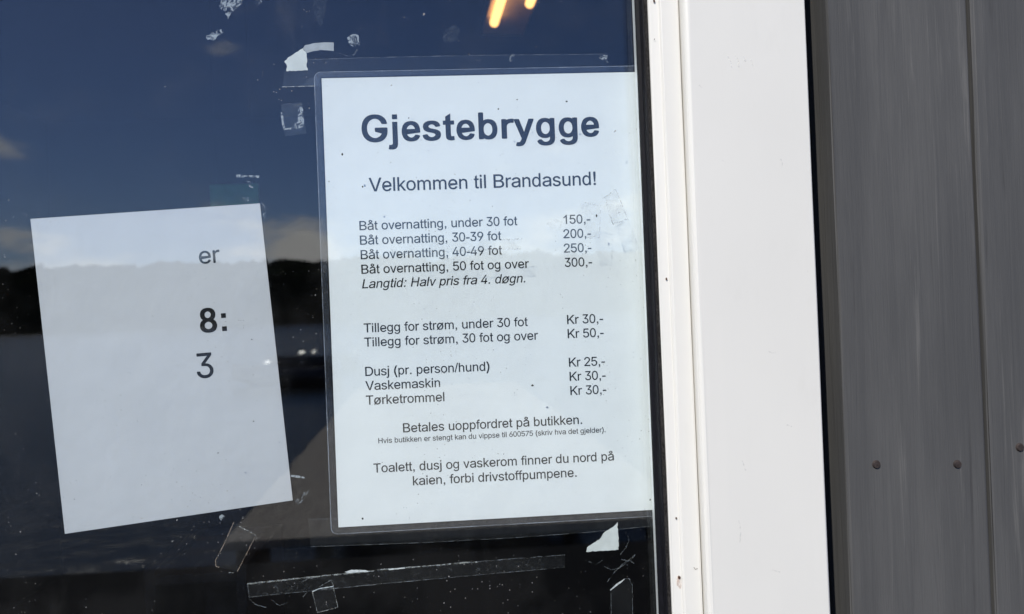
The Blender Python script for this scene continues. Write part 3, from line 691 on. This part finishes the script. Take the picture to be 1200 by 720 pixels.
def in_poly(q, poly):
    x, y = q; r_ = False
    for i in range(len(poly)):
        (x1, y1), (x2, y2) = poly[i - 1], poly[i]
        if (y1 > y) != (y2 > y) and x < (x2 - x1) * (y - y1) / (y2 - y1) + x1: r_ = not r_
    return r_

HEAVY = [(28, 0), (-28, 0), (0, 17), (0, -17), (24, 13.5), (-24, 13.5), (24, -13.5), (-24, -13.5), (12, 0), (-12, 0)]
LIGHT = [(9, 0), (-9, 0), (0, 7), (0, -7)]
def strokes(ch, font):
    """the letter as layers, each a list of outlines with their holes; heavy letters are their thin shape spread out"""
    adv, sp = font[ch]
    out_ = []
    holes = [any(all(in_poly(q, o) for q in s_) for o in sp if o is not s_) for s_ in sp]
    for s_, hol in zip(sp, holes):
        if not hol:
            out_.append([s_] + [t_ for t_, h2 in zip(sp, holes) if h2 and all(in_poly(q, s_) for q in t_)])
    if font is BOLDF and ch not in 'jt:':
        out_ = [[[(x + dx, y + dy) for x, y in s_] for s_ in g_] for g_ in out_ for dx, dy in HEAVY]
    elif font is REGULAR:
        out_ = [[[(x + dx, y + dy) for x, y in s_] for s_ in g_] for g_ in out_ for dx, dy in LIGHT]
    return adv, out_

def text_obj(txt, font, em, origin, parent, mat, Y, ang=0.0, slant=0.0, name='printed_line'):
    """flat print: outlines of the letters on the plane y = Y"""
    xs = 0; k = em / 1000.0
    first = None; layers = {}
    for ch in txt:
        adv, gl = strokes(ch, font)
        if gl and first is None: first = min(q[0] + slant * q[1] for g_ in gl for s_ in g_ for q in s_)
        for li, g_ in enumerate(gl):
            for s_ in g_:
                layers.setdefault(li, []).append([((x + xs + slant * y - first) * k, y * k) for x, y in s_])
        xs += adv
    bm = bmesh.new()
    for li, spl in layers.items():
        cu = bpy.data.curves.new(name, 'CURVE'); cu.dimensions = '2D'; cu.fill_mode = 'BOTH'; cu.resolution_u = 1
        for s_ in spl:
            pl = cu.splines.new('POLY'); pl.points.add(len(s_) - 1); pl.use_cyclic_u = True
            for i, (x, y) in enumerate(s_): pl.points[i].co = (x, y, li * 0.000004, 1)
        tmp = bpy.data.objects.new('tmp', cu); COL.objects.link(tmp)
        me = bpy.data.meshes.new_from_object(tmp.evaluated_get(bpy.context.evaluated_depsgraph_get()))
        me.transform(Matrix.Translation((0, 0, li * 0.000004)))
        bm.from_mesh(me)
        bpy.data.objects.remove(tmp); bpy.data.curves.remove(cu); bpy.data.meshes.remove(me)
    me = bpy.data.meshes.new(name); bm.to_mesh(me); bm.free()
    me.transform(Matrix.Rotation(R(90), 4, 'X'))       # x right, z up, facing -y
    me.transform(Matrix.Rotation(-ang, 4, 'Y'))
    me.transform(Matrix.Translation((origin[0], Y, origin[1])))
    c = rebase(me, None)
    o = bpy.data.objects.new(name, me); COL.objects.link(o); me.materials.clear(); me.materials.append(mat)
    o.parent = parent; o.location = c - abs_loc(parent)
    return o

W, H = 0.210, 0.297
notice = empty('laminated_notice', (W / 2, 0, 0), 'laminated white price notice headed Gjestebrygge taped inside the window', 'notice')
def rrect(x0, x1, z0, z1, r, k=6):
    return arc(x0 + r, z0 + r, r, 180, 270, k) + arc(x1 - r, z0 + r, r, 270, 360, k) + arc(x1 - r, z1 - r, r, 0, 90, k) + arc(x0 + r, z1 - r, r, 90, 180, k)
sheet = add('paper_sheet', prism([(0, 0), (W, 0), (W, H), (0, H)], -0.0003, -0.0001), M['paper'], notice)
pz = rrect(-0.0047, W + 0.0047, -0.0042, H + 0.0040, 0.0042)
pouch = add('laminating_pouch', prism(pz, -0.0009, 0.0003), M['pouch'], notice)
# sealed rim of the pouch, a little milky
def ring(outer, inner, y0, y1):
    bm = bmesh.new(); n_ = len(outer)
    q = [[bm.verts.new((x, y, z)) for x, z in pts] for pts, y in ((outer, y0), (inner, y0), (outer, y1), (inner, y1))]
    for i in range(n_):
        j = (i + 1) % n_
        bm.faces.new((q[0][i], q[0][j], q[1][j], q[1][i])); bm.faces.new((q[2][i], q[3][i], q[3][j], q[2][j]))
        bm.faces.new((q[0][i], q[2][i], q[2][j], q[0][j])); bm.faces.new((q[1][i], q[1][j], q[3][j], q[3][i]))
    return bm
M['rim'] = film_mat('milky_pouch_rim', 0.028, (0.97, 0.97, 0.985), 0.3, 0.008, (0.55, 0.60, 0.75), bs=0.4, bscale=60, seed=4)
M['rim_edge'] = residue_mat('pouch_cut_edge', (0.62, 0.66, 0.75), 0.2, 0.8, 60, 0.42, (1, 1, 1), 20)
add('pouch_rim', ring(pz, rrect(-0.0008, W + 0.0008, -0.0008, H + 0.0008, 0.0006), -0.00098, -0.00092), M['rim'], pouch)
add('pouch_edge', ring(rrect(-0.0048, W + 0.0048, -0.0043, H + 0.0041, 0.0043), rrect(-0.00435, W + 0.0044, -0.0039, H + 0.0037, 0.0040), -0.00108, -0.00102), M['rim_edge'], pouch)

BODY = 8.40
LINES = [
 ('b', 'Gjestebrygge', 24.9, 253.9, 25.2), ('r', 'Velkommen til Brandasund!', 28.3, 221.1, 12.5),
 ('r', 'Båt overnatting, under 30 fot', 21.1, 195.6, 8.36), ('r', 'Båt overnatting, 30-39 fot', 21.1, 185.95, BODY),
 ('r', 'Båt overnatting, 40-49 fot', 21.2, 176.3, BODY), ('r', 'Båt overnatting, 50 fot og over', 21.3, 166.65, 8.35),
 ('i', 'Langtid: Halv pris fra 4. døgn.', 21.3, 157.0, 8.36),
 ('r', '150,-', 157.3, 195.4, BODY), ('r', '200,-', 156.8, 185.75, BODY), ('r', '250,-', 156.7, 176.05, BODY), ('r', '300,-', 156.9, 166.4, BODY),
 ('r', 'Tillegg for strøm, under 30 fot', 21.4, 127.7, 8.32), ('r', 'Tillegg for strøm, 30 fot og over', 21.4, 118.3, 8.32),
 ('r', 'Kr 30,-', 157.0, 127.9, BODY), ('r', 'Kr 50,-', 157.0, 118.4, BODY),
 ('r', 'Dusj (pr. person/hund)', 21.3, 98.9, 8.38), ('r', 'Vaskemaskin', 21.1, 89.5, 8.36), ('r', 'Tørketrommel', 21.1, 79.9, 8.42),
 ('r', 'Kr 25,-', 157.1, 99.1, BODY), ('r', 'Kr 30,-', 157.2, 89.6, BODY), ('r', 'Kr 30,-', 157.3, 80.0, BODY),
 ('r', 'Betales uoppfordret på butikken.', 44.7, 60.4, BODY),
 ('r', 'Hvis butikken er stengt kan du vippse til 600575 (skriv hva det gjelder).', 28.2, 54.0, 4.88),
 ('r', 'Toalett, dusj og vaskerom finner du nord på', 24.3, 34.8, 8.36), ('r', 'kaien, forbi drivstoffpumpene.', 49.9, 25.1, 8.43),
]
for st, t, x_, z_, em in LINES:
    text_obj(t, BOLDF if st == 'b' else REGULAR, em / 1000, (x_ / 1000, z_ / 1000), sheet, M['ink'], -0.00036, 0.0,
             0.2126 if st == 'i' else 0.0, 'printed_heading' if st == 'b' else 'printed_line')

# ---- the second notice, at the left, hung a little crooked
PY = 0.0
tr = at(304.8, 238.6, PY); br = at(343.2, 586.3, PY)
dn = (br - tr); HH = dn.length; dn.normalize(); lf = Vector((dn.z, 0, -dn.x))      # towards the left
if lf.x > 0: lf = -lf
tl0 = at(240, 243, PY)
WW = 0.146
tl = tr + (tl0 - tr).normalized() * WW
bl = br + (at(240, 601.5, PY) - br).normalized() * WW
note2 = empty('paper_notice', ((tl.x + tr.x) / 2, 0, br.z), 'plain greyish paper notice hanging crooked at the left with the word ending er', 'notice')
s2 = add('paper_sheet', prism([(bl.x, bl.z), (br.x, br.z), (tr.x, tr.z), (tl.x, tl.z)], -0.0004, -0.0002), M['paper_grey'], note2)
ang = math.atan2((tr - tl).z, (tr - tl).x)
def t2(txt, font, em_px, px, py, y=-0.00046):
    q = at(px, py, PY)
    text_obj(txt, font, em_px * abs(q.y - CAM_LOC.y) / FPX, (q.x, q.z), s2, M['ink'], y, ang + 0.006)
M['ink2'] = M['ink']
t2('er', REGULAR, 27.0, 234.0, 309.5)
t2('8:', BOLDF, 39.5, 235.3, 390.5)
t2('3', REGULAR, 39.0, 231.3, 443.5)

# ---- clear tape, glue and scraps of paper.  All of it flat on the back of the window.
TY = 0.0006
def px_poly(pts, Y): return [(at(x_, y_, Y).x, at(x_, y_, Y).z) for x_, y_ in pts]
def piece(name, pts, Y, mat, label=None, cat=None, group=None, parent=None, th=0.00012, jag=0.0, seed=0):
    P = px_poly(pts, Y)
    if jag:
        Q = []
        for i, (x0, z0) in enumerate(P):
            x1, z1 = P[(i + 1) % len(P)]
            L_ = math.hypot(x1 - x0, z1 - z0); k_ = max(1, int(L_ / 0.0011))
            for q in range(k_):
                t_ = q / k_
                v_ = noise.noise(Vector((x0 * 900 + q * 1.7, z0 * 900, seed))) * jag if q else 0
                Q.append((x0 + (x1 - x0) * t_ - (z1 - z0) / L_ * v_, z0 + (z1 - z0) * t_ + (x1 - x0) / L_ * v_))
        P = Q
    o = add(name, prism(P, Y, Y + th), mat, parent)
    return props(o, label, cat, group) if parent is None else o
def edges(parent, lines, Y, mat='tape_edge', w=0.0004, jit=0.0002):
    for i, ln in enumerate(lines):
        add('dusty_edge', ribbon(ln, w, Y - 0.00006, 0.00003, jit, 10, i * 3.7 + ln[0][0]), M[mat], parent)

t = piece('tape_strip', [(331, 101.5), (333, 84), (360, 70), (500, 66), (712, 63.5), (713.5, 98), (560, 99), (370, 101)], TY, M['tape'],
          'long clear tape strip behind the top edge of the laminated notice', 'tape')
edges(t, [[(360, 70), (440, 67.5), (560, 65), (712, 63.5)]], TY, 'tape_edge_faint', 0.0004, 0.0001)
edges(t, [[(330, 102), (350, 101.5), (369, 101)]], TY, 'tape_edge', 0.0005, 0.0001)
piece('crumpled_end', [(702, 68), (708, 64.5), (712, 65), (711, 69), (713, 74), (709, 72), (705, 70)], TY - 0.0002, M['residue'], parent=t, jag=0.0006, seed=1)
t = piece('tape_corner', [(353, 101), (362, 91.5), (373, 90), (373, 101)], TY + 0.0003, M['tape_old'],
          'small clear tape corner sticking out past the notice\'s upper left corner', 'tape', jag=0.0003)
t = piece('tape_strip', [(361, 608.5), (480, 603), (766, 588), (767, 616.5), (690, 624), (500, 636), (364, 641)], TY, M['tape'],
          'clear tape strip behind the bottom edge of the laminated notice', 'tape')
edges(t, [[(364, 641), (500, 636), (600, 630.5), (690, 624), (766, 616.5)], [(361, 608.5), (395, 608.5)]], TY, 'tape_edge_faint', 0.0003, 0.0001)
t = piece('tape_strip', [(290, 684.5), (340, 679), (405, 673), (520, 662.5), (662, 650.5), (662, 665), (560, 674), (420, 687), (292, 700)], TY, M['tape_old'],
          'long leftover clear tape strip low on the glass with a bright dusty upper edge', 'tape', jag=0.0002)
edges(t, [[(290, 684.5), (340, 679), (405, 672.5), (440, 669)], [(440, 668.5), (500, 663.5), (560, 658.5)]], TY, 'tape_edge', 0.0009, 0.0003)
edges(t, [[(560, 658.5), (600, 655), (662, 650.5)]], TY, 'tape_edge_faint', 0.0005, 0.0003)
edges(t, [[(292, 700), (420, 687), (500, 679.5)], [(290, 684), (292, 700)]], TY, 'tape_edge_faint', 0.0005, 0.0002)
edges(t, [[(500, 679.5), (560, 674), (662, 665)]], TY, 'tape_edge_faint', 0.0003, 0.0002)
piece('crease_glint', [(404, 670.5), (412, 668), (428, 668.3), (433, 670), (420, 670.8), (408, 672)], TY - 0.0003, M['glint'], parent=t, jag=0.0002, seed=4)  # glint on the tape edge, painted as a pale patch
piece('crease_glint', [(455, 667.2), (474, 665.3), (475, 666.4), (456, 668.4)], TY - 0.0003, M['glint'], parent=t, jag=0.0002, seed=5)
t = piece('tape_patch', [(366, 693.5), (374, 689.5), (390.5, 687.5), (396, 712), (384, 715), (372, 718)], TY + 0.0004, M['tape_old'],
          'small square of clear tape under the long leftover tape strip', 'tape', jag=0.0002)
edges(t, [[(366, 693.5), (374, 690), (390.5, 687.5)]], TY + 0.0002, 'glint', 0.0006, 0.0001)
edges(t, [[(390.5, 687.5), (396, 712), (384, 715), (372, 718)], [(366, 693.5), (372, 718)], [(374, 688), (381, 684), (388, 680), (391, 687)]], TY + 0.0002, 'tape_edge', 0.0004, 0.0002)
t = piece('tape_patch', [(715, 692), (723, 684), (731, 678.5), (737.5, 678.5), (741, 686), (741.5, 735), (716.5, 735)], TY, M['tape'],
          'folded piece of clear tape with a white crease below the torn white scrap', 'tape')
piece('crease_glint', [(715, 691.5), (723, 684), (732.5, 678.3), (729, 682), (720, 689), (715.5, 692.3)], TY - 0.0003, M['glint'], parent=t)
edges(t, [[(737.5, 678.5), (741, 686), (741.5, 735)], [(716, 692), (716.5, 735)], [(731, 678.3), (737.5, 678.5)]], TY, 'tape_edge_faint', 0.0004, 0.0001)
t = piece('tape_patch', [(274, 611.5), (300, 628), (278, 670), (253, 664), (252.5, 657)], TY, M['tape'],
          'slanting clear tape piece with brown dusty edges under the left paper', 'tape')
M['brown_edge'] = residue_mat('brown_tape_edge', (0.46, 0.34, 0.26), 0.36, 0.62, 260, 0.65, (1, 1, 1), 2.0)
edges(t, [[(274, 612), (263, 637), (252.5, 657), (253, 664), (257, 665)], [(300, 628), (290, 647), (278, 670)]], TY, 'brown_edge', 0.0005, 0.0002)
edges(t, [[(280, 617), (294, 624), (300, 628)], [(268, 671), (274, 671.5)]], TY, 'tape_edge', 0.0005, 0.0003)
OY = -0.01765                                   # outer face of the window
t = piece('tape_patch', [(329, 122), (341, 121.5), (354, 120), (356, 138), (359, 157), (346, 158.5), (334, 160), (332, 142)], TY, M['tape_old'],
          'small square of old clear tape left of the notice heading, pale torn fibres inside', 'tape', jag=0.0003)
piece('torn_paper_fibre', [(329, 131), (331, 133), (334, 150.5), (349, 148.5), (349, 151.5), (332, 152.5), (330, 142)], TY - 0.0003, M['residue'], parent=t, jag=0.0005, seed=2)
piece('torn_paper_fibre', [(352, 125), (354.5, 126), (357, 149), (347, 151), (343, 146), (345, 143), (347, 147), (349, 137), (349, 131)], TY - 0.0003, M['residue'], parent=t, jag=0.0007, seed=3)
# torn scraps
t = piece('paper_scrap', [(335.5, 83.5), (335.8, 76), (333.2, 72.8), (337, 68), (345, 63), (355, 57), (359, 62), (360, 70), (359.2, 75), (360.5, 82.8)], TY - 0.0004, M['scrap'],
          'torn white paper scrap with a curved grey tail above the notice\'s upper left corner', 'paper scrap', jag=0.0007, seed=8)
piece('torn_tail', [(355, 57), (357, 53.5), (368, 50.8), (380, 49.8), (391, 50), (391.2, 60), (384, 59.2), (376, 58.8), (366, 60.5), (359.5, 62.3)], TY - 0.0003, M['scrap_grey'], parent=t, jag=0.0002, seed=9)
piece('paper_scrap', [(687, 647), (688, 642), (695.5, 636.5), (700, 633.5), (703.8, 631), (706.5, 626), (709, 623.5), (714, 620.5), (719.5, 617), (722, 614.5), (723.8, 612.2), (724.5, 628), (725, 644.3)], TY - 0.0004, M['scrap'],
      'torn white triangular paper scrap under the notice\'s lower right corner', 'paper scrap', jag=0.0008, seed=12)
# glue residue and smears
def smear(pts, mat, label, seed=0, jag=0.0006, Y=None):
    return piece('glue_residue', pts, TY if Y is None else Y, M[mat], label, 'glue residue', jag=jag, seed=seed)
smear([(259, 0), (262, -6), (286, -6), (284, 4), (277, 10), (271, 15), (267, 23), (264, 15), (257, 9)], 'residue', 'ragged grey glue residue at the top left of the glass', 1, 0.0009)
smear([(299, -3), (306, -4), (307, 3), (302, 7), (299, 4)], 'residue_soft', 'tiny grey glue speck at the very top of the glass', 2)
smear([(241, 43), (250, 38), (259, 33.5), (262, 38), (255, 42), (252, 47), (243, 47)], 'residue', 'short slanting grey glue residue near the top left', 3, 0.0009)
smear([(407, 44), (413, 39.5), (420, 41), (421, 50), (415, 56), (409, 51)], 'residue', 'grainy round glue mark right of the torn scrap\'s tail', 4)
t = smear([(393, 61), (400, 64.5), (408, 67), (415, 65), (420, 58), (422.5, 48), (421.5, 48), (418.5, 57), (414, 63.5), (408, 65.5), (400, 62.8)], 'residue_soft', 'thin curved tape outline round the grainy glue mark', 5, 0.0002)
smear([(277, 204.5), (290, 205.5), (304, 206), (304, 208.5), (290, 208), (277, 208)], 'residue', 'short horizontal glue line above the left paper', 6)
smear([(288, 211), (293, 212), (295, 217), (297, 221), (292, 219), (289, 215)], 'residue', 'small hooked glue mark just above the left paper', 7)
smear([(284, 231), (296, 231.5), (296, 236), (284, 236)], 'residue_soft', 'faint glue mark touching the left paper\'s top edge', 8)
smear([(306, 232), (308.5, 232), (311, 246), (311, 257), (308.5, 256), (307, 243)], 'residue_soft', 'upright glue smear by the left paper\'s upper right corner', 9)
smear([(340.5, 556.5), (348, 557.5), (357, 559), (357, 560.8), (347, 560), (340.5, 558.8)], 'residue', 'short pale scratch of glue between the two notices', 10, 0.0003)
smear([(346, 588), (349, 580), (352, 586), (356, 577), (362, 574), (360, 580), (353, 590), (348, 592)], 'residue_soft', 'ragged smear below the left paper\'s lower right corner', 11, 0.0008)
smear([(257, 605), (260, 603), (263, 605), (262, 609), (259, 610), (257, 608)], 'residue', 'round grey dot of glue under the left paper', 13, 0.0003)
smear([(758, 597), (765, 595), (767, 616), (764, 619), (758, 608)], 'residue_dim', 'milky smear at the notice\'s lower right corner by the spacer bar', 17, 0.0008)
smear([(368, -4), (384, -4), (381, 18), (376, 32), (371, 24), (366, 10)], 'residue_dim', 'faint vertical wipe mark at the top of the glass', 18, 0.001)
smear([(522, 34), (534, 30), (540, 36), (536, 46), (524, 52), (518, 46)], 'residue_dim', 'faint smudge on the glass above the notice heading', 19, 0.0012)
smear([(596, 68), (601, 62), (604, 63), (602, 71), (598, 73)], 'residue_soft', 'small pale nick on the top tape strip', 20, 0.0005)
t = piece('scratch_mark', [(744, 650), (744.6, 650.6), (735, 663), (734.4, 662.4)], TY, M['residue_soft'], 'fine curved scratches on the glass right of the torn triangular scrap', 'scratch')
edges(t, [[(708, 664), (716, 668), (726, 666), (735, 659), (744, 650)], [(712, 682), (720, 671), (729, 662), (741, 653)], [(727, 650), (733, 643), (737, 634), (736, 628)], [(690, 658), (698, 662), (706, 657)], [(728, 656), (738, 657), (743, 660)]], TY, 'tape_edge_faint', 0.0004, 0.0006)
t = piece('scratch_mark', [(296, 705), (296.6, 705.4), (304, 712), (303.4, 711.6)], TY, M['residue_soft'], 'short crossed scratches under the left end of the long tape strip', 'scratch')
edges(t, [[(292, 702), (300, 709), (312, 712)], [(318, 703), (327, 710), (338, 706)], [(353, 683), (361, 678), (369, 679)], [(355, 700), (360, 694)]], TY, 'tape_edge_faint', 0.0004, 0.0006)
# marks lying over the notice, on the outer face of the glass
M['mark'] = residue_mat('grey_film_mark', (0.30, 0.33, 0.35), 0.40, 0.62, 240, 0.30, (1, 1, 1), 31.0)
M['mark_soft'] = residue_mat('soft_film_mark', (0.34, 0.38, 0.40), 0.38, 0.75, 120, 0.13, (1, 1, 1), 35.0)
t = piece('film_patch', [(709, 231), (721, 221.5), (729, 240), (736, 258), (728, 266), (718, 263)], OY, M['mark_soft'], 'faint greyish tape mark over the notice near its right edge', 'tape mark', jag=0.0006)
edges(t, [[(706, 233), (713, 229), (721, 221.5)], [(721, 221.5), (729, 240), (736, 258)], [(709, 231), (713, 248), (719, 264)], [(718, 262), (727, 260), (736, 256)], [(716, 248), (721, 246), (723, 250), (727, 249)]], OY, 'mark', 0.0007, 0.0004)
t = piece('film_patch', [(680, 236), (704, 240), (703, 262), (702, 280), (688, 279), (684, 258)], OY, M['mark_soft'], 'very faint square tape mark beside the 150 and 200 prices', 'tape mark', jag=0.0005)
edges(t, [[(684, 237), (695, 240), (704, 241.5)], [(704, 241), (703, 262), (702, 279)], [(688, 279), (695, 277), (702, 279)]], OY, 'mark', 0.0005, 0.0003)
t = piece('film_patch', [(459, 287), (520, 283), (588, 280), (612, 279.5), (610, 292), (560, 293.5), (460, 297)], OY, M['mark_soft'], 'faint grey tape strip mark between the 30-39 and 40-49 fot lines', 'tape mark', jag=0.0004)
edges(t, [[(459, 297), (520, 295), (590, 292.5), (611, 292)], [(588, 281), (600, 281), (612, 279.5)], [(459, 287), (459.5, 297)]], OY, 'mark', 0.0006, 0.0003)
t = piece('film_patch', [(641, 262), (652, 257), (659, 259), (657, 270), (648, 272)], OY, M['mark_soft'], 'small smudge left of the 150 price', 'tape mark', jag=0.0009)
for i, (px, py, rx, rz, w_) in enumerate(((401, 181, 0.7, 0.9, 'left of the welcome line'), (425, 219, 0.5, 0.8, 'just before the word Velkommen'), (385.5, 213, 0.3, 0.5, 'near the left paper edge'),
        (624, 452, 0.9, 0.7, 'right of the word Vaskemaskin'), (425, 608, 0.7, 0.8, 'near the bottom left corner of the notice'), (762, 586, 0.5, 0.7, 'by the lower right edge of the notice'),
        (699, 253, 0.5, 1.1, 'right of the 150 price'), (584, 128, 0.6, 0.5, 'above the heading'), (606, 117, 0.5, 0.4, 'high above the heading'), (664, 119, 0.7, 0.6, 'at the upper right of the notice'),
        (479, 138.5, 0.4, 0.4, 'between the letters j and e of the heading'), (295, 398, 0.5, 0.35, 'on the left paper beside the colon'), (255.5, 531, 0.5, 0.4, 'low on the left paper'), (297, 494, 0.5, 0.4, 'right of centre on the left paper'))):
    o = add('dirt_speck', blob(px, py, OY, rx * 0.0009, rz * 0.0009, px * 0.7, 0.0001, 9), M['rubber_edge'])
    props(o, 'tiny dark dirt speck ' + w_, 'speck', 'dirt specks on the glass')
# ================================================================== inside the room
M['lamp_body'] = simple('warm_lamp_housing', (0.75, 0.62, 0.55), 0.6, var=0.1)
M['tube'] = simple('glowing_tube', (0.9, 0.7, 0.4), 0.5, emit=((1.0, 0.50, 0.15), 2.8))
LZ = 1.14
A = at_z(565, 40, LZ); B = at_z(612, 42, LZ); C = at_z(575, 0, LZ); D = at_z(631, 0, LZ)
ax = ((C - A).normalized() + (D - B).normalized()); ax.z = 0; ax.normalize()
far = (A + B) / 2; wd = (B - A); wd -= ax * wd.dot(ax); hw = wd.length / 2; wd.normalize()
lamp = empty('ceiling_lamp', (far.x, far.y, LZ), 'lit orange twin tube ceiling lamp seen through the top of the glass', 'lamp')
def obox(c0, c1, half, z0, z1):
    bm = bmesh.new()
    pts = [c0 - wd * half, c0 + wd * half, c1 + wd * half, c1 - wd * half]
    lo = [bm.verts.new((q.x, q.y, z0)) for q in pts]; hi = [bm.verts.new((q.x, q.y, z1)) for q in pts]
    bm.faces.new(lo); bm.faces.new(hi)
    for i in range(4): bm.faces.new((lo[i], lo[(i + 1) % 4], hi[(i + 1) % 4], hi[i]))
    return bm
end = far + ax * 1.2
add('housing', obox(far, end, hw, LZ, LZ + 0.05), M['lamp_body'], lamp)
add('hanger', obox(far + ax * 0.3, far + ax * 0.32, 0.01, LZ + 0.05, 1.27), M['lamp_body'], lamp)
add('hanger', obox(end - ax * 0.3, end - ax * 0.28, 0.01, LZ + 0.05, 1.27), M['lamp_body'], lamp)
for (px, py, tw) in ((579, 27, 0.015), (620.5, 5, 0.014)):
    q = at_z(px, py, LZ - 0.02); k0 = (q - far).dot(ax); off = (q - far).dot(wd)
    bm = bmesh.new()
    rot = Vector((0, 0, 1)).rotation_difference(ax).to_matrix().to_4x4()
    c = far + ax * ((k0 + 1.15) / 2) + wd * off; c.z = LZ - 0.02
    bmesh.ops.create_cone(bm, cap_ends=True, segments=14, radius1=tw, radius2=tw, depth=1.15 - k0, matrix=Matrix.Translation(c) @ rot)
    add('tube', bm, M['tube'], lamp, True)
M['brown_wood'] = simple('brown_wood', (0.045, 0.032, 0.025), 0.7, var=0.3, scale=8, stretch=(6, 6, 1))
M['green_card'] = simple('green_card', (0.04, 0.32, 0.14), 0.7, var=0.2)
q0 = at(170, 700, 0.90); q1 = at(288, 662, 0.90)
cab = empty('display_shelf', ((q0.x + q1.x) / 2, 0.95, GZ + 0.2), 'dim brown wooden display shelf inside at the lower left', 'shelf')
add('upright', box(q0.x, q0.x + 0.018, 0.90, 1.15, GZ + 0.2, q1.z), M['brown_wood'], cab)
add('upright', box(q1.x - 0.018, q1.x, 0.90, 1.15, GZ + 0.2, q1.z), M['brown_wood'], cab)
add('back_panel', box(q0.x + 0.019, q1.x - 0.019, 1.14, 1.15, GZ + 0.2, q1.z), M['brown_wood'], cab)
for k in range(4):
    add('shelf', box(q0.x + 0.0185, q1.x - 0.0185, 0.90, 1.138, q1.z - 0.03 - k * 0.36, q1.z - 0.012 - k * 0.36), M['brown_wood'], cab)

c0 = at(246, 217, 0.8); c1 = at(303, 244, 0.8)
card = empty('hanging_card', ((c0.x + c1.x) / 2, 0.8, c1.z), 'faint green card hanging inside just above the left paper', 'card')
add('card_face', box(c0.x, c1.x, 0.8, 0.803, c1.z, c0.z), M['green_card'], card)
for dx in (0.01, c1.x - c0.x - 0.01):
    add('string', box(c0.x + dx, c0.x + dx + 0.001, 0.8015, 0.8025, c0.z, 1.27), M['interior'], card)

# ================================================================== boats on the water, mirrored in the glass
M['hull_dark'] = simple('dark_boat_hull', (0.03, 0.035, 0.05), 0.3, var=0.2, scale=3)
M['hull_white'] = simple('white_boat_trim', (0.8, 0.8, 0.8), 0.35, var=0.05, scale=3)
M['screen'] = simple('sun_glint_reflector', (0.8, 0.8, 0.8), 0.42, metal=0.5)  # for reflector panels added to give the boats their sun glints
def boat(px, py, L, rot, label, reflectors):
    q = mirrored(px, py, GZ - 1.0)
    root = empty('moored_boat', (0, 0, 0), label, 'boat', 'small boats moored off the quay')
    nS = 14; ringv = []
    def sec(t, inset, zb):
        w = 0.75 * (1 - max(0, (t - 0.35) / 0.65) ** 2.2) * (0.9 + 0.1 * min(1, t / 0.3)) - inset
        w = max(w, 0.015); sh = 0.62 + 0.22 * t * t
        return [(-w, sh), (-w * 0.92, sh * 0.45), (-w * 0.55, zb), (0, zb - 0.06), (w * 0.55, zb), (w * 0.92, sh * 0.45), (w, sh)]
    bm = bmesh.new()
    outr, inr = [], []
    for i in range(nS + 1):
        t_ = i / nS
        outr.append([bm.verts.new((x_, (t_ - 0.5) * L, z_)) for x_, z_ in sec(t_, 0, -0.12 + 0.45 * t_ ** 4)])
        inr.append([bm.verts.new((x_, (t_ - 0.5) * L * 0.97, z_ + (0.0 if k_ in (0, 6) else 0.05))) for k_, (x_, z_) in enumerate(sec(t_, 0.045, -0.05 + 0.45 * t_ ** 4))])
    for g in (outr, inr):
        for a_, b_ in zip(g, g[1:]):
            for k_ in range(6): bm.faces.new((a_[k_], a_[k_ + 1], b_[k_ + 1], b_[k_]))
    for i in range(nS):
        for k_ in (0, 6): bm.faces.new((outr[i][k_], outr[i + 1][k_], inr[i + 1][k_], inr[i][k_]))
    for e_ in (0, nS):
        for k_ in range(6): bm.faces.new((outr[e_][k_], outr[e_][k_ + 1], inr[e_][k_ + 1], inr[e_][k_]))
    add('hull', bm, M['hull_dark'], root, True)
    for yy in (-0.28, 0.1):
        add('thwart', box(-0.66, 0.66, yy * L, yy * L + 0.22, 0.42, 0.46), M['hull_white'], root)
    mo = add('outboard_motor', box(-0.14, 0.14, -0.5 * L - 0.30, -0.5 * L - 0.03, 0.55, 0.95, bevel=0.05), M['hull_white'], root)
    add('motor_leg', box(-0.05, 0.05, -0.5 * L - 0.2, -0.5 * L - 0.1, -0.3, 0.56), M['hull_dark'], root)
    # added slanting reflector panels, angled to throw sun glints towards the window
    hv = (sd + (Vector((0.1, 0, 0.1)) - q).normalized()).normalized()
    hv = Matrix.Rotation(-rot, 3, 'Z') @ hv
    u_ = Vector((0, 0, 1)).cross(hv).normalized(); v_ = hv.cross(u_)
    for cx_, cy_, ww, hh in reflectors:
        bm = bmesh.new(); c_ = Vector((cx_, cy_, 0.92))
        f_ = [bm.verts.new(c_ + u_ * a1 * ww + v_ * b1 * hh) for a1, b1 in ((-1, -1), (1, -1), (1, 1), (-1, 1))]
        g_ = [bm.verts.new(v.co - hv * 0.02) for v in f_]
        bm.faces.new(f_); bm.faces.new(g_)
        for i in range(4): bm.faces.new((f_[i], f_[(i + 1) % 4], g_[(i + 1) % 4], g_[i]))
        add('glint_reflector', bm, M['screen'], root)
    root.location = q; root.rotation_euler = (0, 0, rot)
boat(366, 434, 4.2, R(70), 'small open boat mirrored as pale glints between the two notices', ((0.1, 0.5, 0.17, 0.13), (0.0, -0.1, 0.10, 0.10)))
boat(330, 452, 4.6, R(110), 'nearer dark hulled boat mirrored beside the left paper', ((0.0, 0.6, 0.12, 0.08),))
